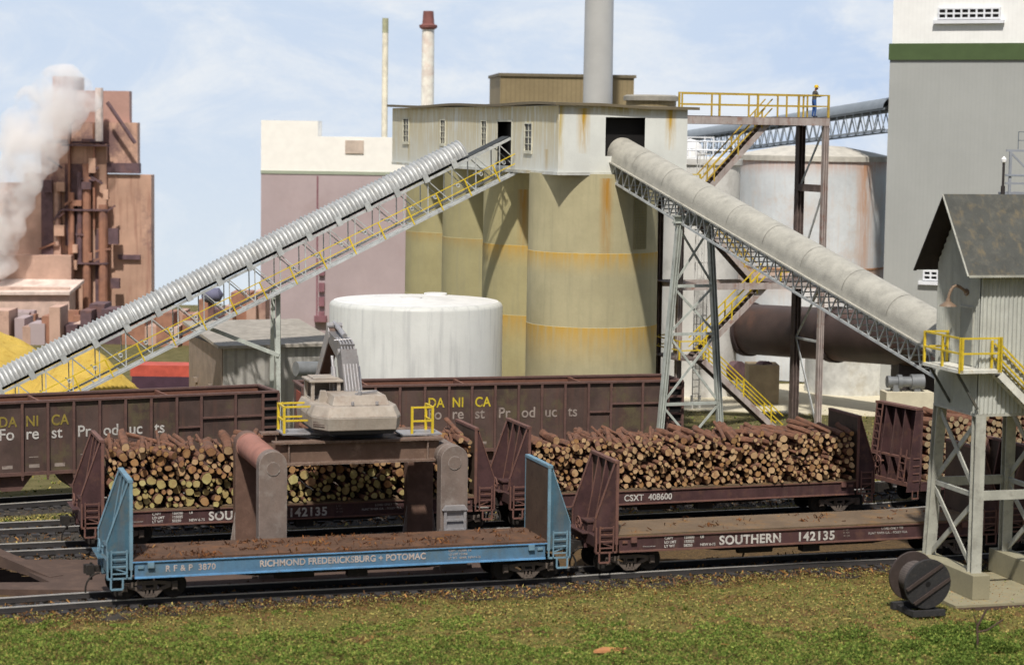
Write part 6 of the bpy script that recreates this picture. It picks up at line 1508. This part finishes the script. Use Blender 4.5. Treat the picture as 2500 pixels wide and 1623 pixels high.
g_ol = flat('olive_flake', (.33, .28, .09)); g_gr = flat('green_flake', (.18, .22, .055)); g_dk = flat('dark_green_flake', (.045, .075, .014)); g_or = flat('orange_flake', (.31, .165, .06)); g_br = flat('brown_flake', (.12, .065, .035)); g_ye = flat('straw_flake', (.42, .34, .12)); g_bk = flat('black_flake', (.03, .028, .022))
g_b1 = flat('bright_green_flake', (.155, .225, .045)); g_b2 = flat('mid_green_flake', (.085, .135, .027)); g_b3 = flat('lime_flake', (.29, .33, .075))
from mathutils import noise as mn
rg = np.random.default_rng(4)
tp = smooth_path(T1, .5); tpx = np.array([p.x for p in tp]); tpy = np.array([p.y for p in tp])
def dist_t1(x, y): return (np.interp(x, tpx, tpy)-y)*.95
def gh(x, y): return .05*np.sin(x*.7+1.3)*np.sin(y*.9)+.03*np.sin(x*2.1+y*1.7)-.05
N = 125000
y = rg.uniform(61, 83.5, N); x = (rg.random(N)*2-1)*(y*.245+.5); d = dist_t1(x, y)
k = d > 1.1; x, y, d = x[k], y[k], d[k]
green = np.array([mn.noise(Vector((a*.35, b*.5, 3.0)))*1.2+mn.noise(Vector((a*1.3, b*1.3, 7.0)))*.6 for a, b in zip(x, y)])
amt = green+(70.9-y)*.24                                      # greener and taller toward the camera
z = gh(x, y)+rg.random(len(x))*.05
turf = amt < .25
P1 = np.stack([x, y, z], 1)
near_t = d < 2.9
scatter('turf_litter', 'fine olive, brown and orange turf flakes covering the ground before the nearest track', 'ground cover', P1[turf & ~near_t], (.018, .065), [g_ol, g_gr, g_dk, g_or, g_br, g_ye, g_bk], [.42, .20, .07, .10, .09, .09, .03], 1)
scatter('track_litter', 'brown and orange bark litter along the near edge of the first track', 'ground cover', P1[near_t & turf], (.018, .06), [g_ol, g_gr, g_or, g_br, g_ye, g_bk], [.2, .07, .23, .33, .06, .11], 2)
fx, fy, fa = x[~turf], y[~turf], amt[~turf]
rep = 4; fx = np.repeat(fx, rep)+rg.normal(size=len(fx)*rep)*.05; fy = np.repeat(fy, rep)+rg.normal(size=len(fy)*rep)*.05; fa = np.repeat(fa, rep)
lump = np.array([max(0, mn.noise(Vector((a*1.6, b*1.6, 1.0)))+.45) for a, b in zip(fx, fy)])
fz = gh(fx, fy)+np.minimum(.62, (fa-.2)*.42+.07)*lump*(.35+.65*rg.random(len(fx)))
scatter('green_ground_foam', 'bright green leafy ground cover along the bottom of the picture', 'ground cover', np.stack([fx, fy, fz], 1), (.02, .06), [g_b1, g_b2, g_b3, g_dk, g_ol], [.40, .24, .14, .08, .14], 3)
e_ = track_pts0 = None
def t1_band(n, lo, hi, seed):
    r_ = np.random.default_rng(seed); X = r_.uniform(-22, 26, n); o_ = lo+(hi-lo)*r_.random(n); Y = np.interp(X, tpx, tpy)-o_*1.05
    dens = np.array([mn.noise(Vector((a*1.1, b*1.6, 2.0))) for a, b in zip(X, Y)]); kk = dens > -.22
    X, Y = X[kk], Y[kk]; return np.stack([X, Y, .03+r_.random(len(X))*.07], 1)
scatter('shoulder_litter', 'brown needle like litter heaped against the sleeper ends of the nearest track', 'bark litter', t1_band(30000, .85, 2.5, 51), (.015, .055), [g_br, g_or, g_ol, g_ye, g_bk, g_gr], [.44, .10, .22, .05, .13, .06], 52, aspect=1.3)
scatter('dry_stalks', 'thin pale dry stalks and splinters lying on the turf', 'stalks', np.stack([rg.uniform(-16, 20, 420), rg.uniform(63, 78, 420), np.full(420, .06)], 1), (.08, .30), [g_ye, g_or, g_br], [.5, .25, .25], 53, up=-.8, aspect=1.0, kind='s')
# taller leafy cover right of the bottom centre, by the drum
n2 = 30000; c = rg.choice(26, n2); cx2 = rg.uniform(11.2, 17.8, 26); cy2 = rg.uniform(63.5, 71.2, 26)+(cx2-14)*.05; cr = rg.uniform(.35, .8, 26)
u = rg.normal(size=(n2, 3)); u /= np.linalg.norm(u, axis=1)[:, None]; rr_ = cr[c]*rg.random(n2)**.4
bp = np.stack([cx2[c]+u[:, 0]*rr_*1.3, cy2[c]+u[:, 1]*rr_, np.abs(u[:, 2])*rr_*.75], 1)
scatter('leafy_ground_cover', 'taller leafy green mounds growing in front of the cable drum and slab', 'ground cover', bp, (.02, .065), [g_b1, g_b2, g_b3, g_dk], [.36, .34, .10, .20], 5)
rw = random.Random(88)
def weed(x, y, h, n, mats_, label, name='weed_clump', spread=.5):
    mb = MB()
    for k in range(n):
        a_ = rw.uniform(0, 6.28); l = h*rw.uniform(.5, 1); t = rw.uniform(.15, spread+.3); b0 = Vector((rw.gauss(0, .05), rw.gauss(0, .05), 0)); d = Vector((math.cos(a_)*t, math.sin(a_)*t, 1)).normalized(); sdv = Vector((-math.sin(a_), math.cos(a_), 0))*.014
        m_ = b0+d*l*.6; e_2 = m_+Vector((d.x*1.6, d.y*1.6, d.z*.5)).normalized()*l*.45
        mb.slot(rw.randrange(len(mats_))).add([b0-sdv, b0+sdv, m_+sdv*.8, m_-sdv*.8, e_2], [(0, 1, 2, 3), (3, 2, 4)])
    o = tag(obj(name, mb, mats_), label, 'weed', 'weed clumps on the turf'); o.location = (x, y, -.03); return o
for k in range(46):
    y_ = rw.uniform(64.5, 76); x_ = rw.uniform(-.24, .235)*y_
    if dist_t1(x_, y_) < 1.6: continue
    weed(x_, y_, rw.uniform(.10, .30), rw.randrange(14, 40), [g_gr, g_b1, g_ol] if rw.random() < .65 else [g_ye, g_ol, g_or], 'small spiky weed clump growing out of the turf in front of the tracks')
# litter between and behind the tracks
def track_pts(T, n, lo, hi, seed, z0=.03, zr=.05):
    r_ = np.random.default_rng(seed); pth = smooth_path(T, .5); px_ = np.array([p.x for p in pth]); py_ = np.array([p.y for p in pth])
    X = r_.uniform(-24, 24, n); o_ = r_.uniform(lo, hi, n); Y = np.interp(X, px_, py_)+o_*1.05; return np.stack([X, Y, z0+r_.random(n)*zr], 1)
A_ = np.concatenate([track_pts(T1, 16000, -1.5, 1.6, 1), track_pts(T2, 9000, -2.2, 2.2, 2), track_pts(T3, 5000, -2.2, 2.2, 3), track_pts(T4, 4000, -3.2, 2.2, 4)])
scatter('ballast_stones', 'dark ballast stones and cinders between the sleepers of the tracks', 'ballast', A_, (.03, .09), [g_bk, M('grey_cinder', (.11, .10, .09)), g_br], [.5, .32, .18], 6)
B_ = np.concatenate([track_pts(T1, 2600, -1.9, 1.9, 11, .05), track_pts(T2, 5200, -3.0, 2.0, 12, .02), track_pts(T3, 2200, -2.2, 2.0, 13)])
B_ = B_[(B_[:, 0] < 22)]
scatter('bark_litter', 'loose orange brown bark chips and splinters scattered over the tracks', 'bark litter', B_, (.03, .10), [g_or, g_br, g_ye], [.42, .50, .08], 7, aspect=1.6, kind='q')
C_ = track_pts(T4, 16000, -6.5, -2.5, 21, -.03); C2 = np.stack([rg.uniform(-24, 34, 14000), rg.uniform(92, 128, 14000), np.full(14000, -.02)], 1)
scatter('far_turf', 'olive green turf behind the tracks', 'ground cover', np.concatenate([C_, C2]), (.03, .12), [g_ol, g_gr, g_dk, g_ye], [.5, .2, .2, .1], 22)
def deck_pts(car, n, seed):
    r_ = random.Random(seed); M0 = Matrix.Translation(car.location) @ Matrix.Rotation(car.rotation_euler.z, 4, 'Z'); out = []
    for k in range(n//9):
        cx_2, cy_2 = r_.uniform(.1, L_-.1), r_.uniform(.05, W_-.1)
        for q in range(r_.randrange(2, 16)): out.append(tuple(M0 @ Vector((min(L_-.1, max(.1, cx_2+r_.gauss(0, .22))), min(W_-.04, max(.02, cy_2+r_.gauss(0, .10))), DZ+.012+r_.random()*.05))))
    return np.array(out)
d_rust = flat('rust_flake', (.20, .085, .035)); d_dark = flat('dark_bark_flake', (.075, .038, .024))
scatter('deck_litter', 'rusty bark shreds left on the deck of the blue flatcar', 'bark litter', deck_pts(blue, 900, 3), (.02, .075), [d_rust, d_dark, g_or], [.5, .42, .08], 8, aspect=1.6, kind='q')
scatter('deck_litter', 'sparser brown bark shreds left on the empty maroon flatcar', 'bark litter', deck_pts(s1, 220, 5), (.02, .08), [d_rust, d_dark, g_or], [.5, .4, .1], 9, aspect=1.6, kind='q')
E3 = np.array([tuple(Matrix.Translation((SX, SY, 0)) @ Matrix.Rotation(SYAW, 4, 'Z') @ Vector((random.uniform(-1.2, 6), random.uniform(-1.2, 3.7), .11))) for _ in range(420)])
scatter('slab_litter', 'orange and green crumbs scattered on the concrete slab', 'litter', E3, (.02, .06), [g_or, g_gr, g_br, g_ye], [.4, .2, .3, .1], 10)
# twig and wood chip
tw_ = G(2385, 1600, 0); mb = MB()
tb_ = Vector((tw_.x, tw_.y, 0)); mb.path([tb_, tb_+Vector((.03, .1, .5)), tb_+Vector((.02, .2, .9)), tb_+Vector((.35, .3, 1.5))], .035, 6); mb.path([tb_+Vector((.02, .2, .72)), tb_+Vector((.35, .2, .80)), tb_+Vector((.85, .2, 1.15))], .028, 6); mb.path([tb_+Vector((.02, .2, .9)), tb_+Vector((-.1, .2, 1.3))], .02, 6)
tag(obj('forked_twig', mb, stick_m), 'dark forked twig standing in the green cover at the bottom right', 'twig')
c_ = G(1487, 1597, .0); mb = MB(); mb.prism([(c_.x-.5, c_.y, .05), (c_.x+.45, c_.y, .06), (c_.x+.55, c_.y+.12, .12), (c_.x-.2, c_.y+.16, .13)], (0, .02, .08)); tag(obj('wood_chip', mb, M('orange_chip', (.45, .20, .08), dirt=((.25, .12, .06), .6, 5))), 'orange wood chip lying in the green turf at the bottom', 'wood chip')
# low pink plant row between mill and board shed
lp_ = D(-20, 745, 160); row = thing('plant_row', 'hazy pinkish row of low plant buildings between the mill and the board shed', 'building', (lp_.x, 160, 0))
rr = random.Random(77); u = -30
while u < 640:
    w_ = rr.uniform(18, 60); a = D(u, rr.uniform(738, 800) if u < 470 else rr.uniform(700, 760), 160+rr.uniform(0, 3)); b = D(u+w_, 800, a.y); mb = MB(); mb.box((a.x, a.y, -.1), (b.x, a.y+3, a.z)); obj('block', mb, rr.choice((mill_p, mill_p, mauve_b, mill_r, mill_d, M('pale_pink_wall', (.70, .50, .42)))), row, world=True); u += w_*.8

for o in bpy.data.objects:
    if '_m' in o.keys(): del o['_m']
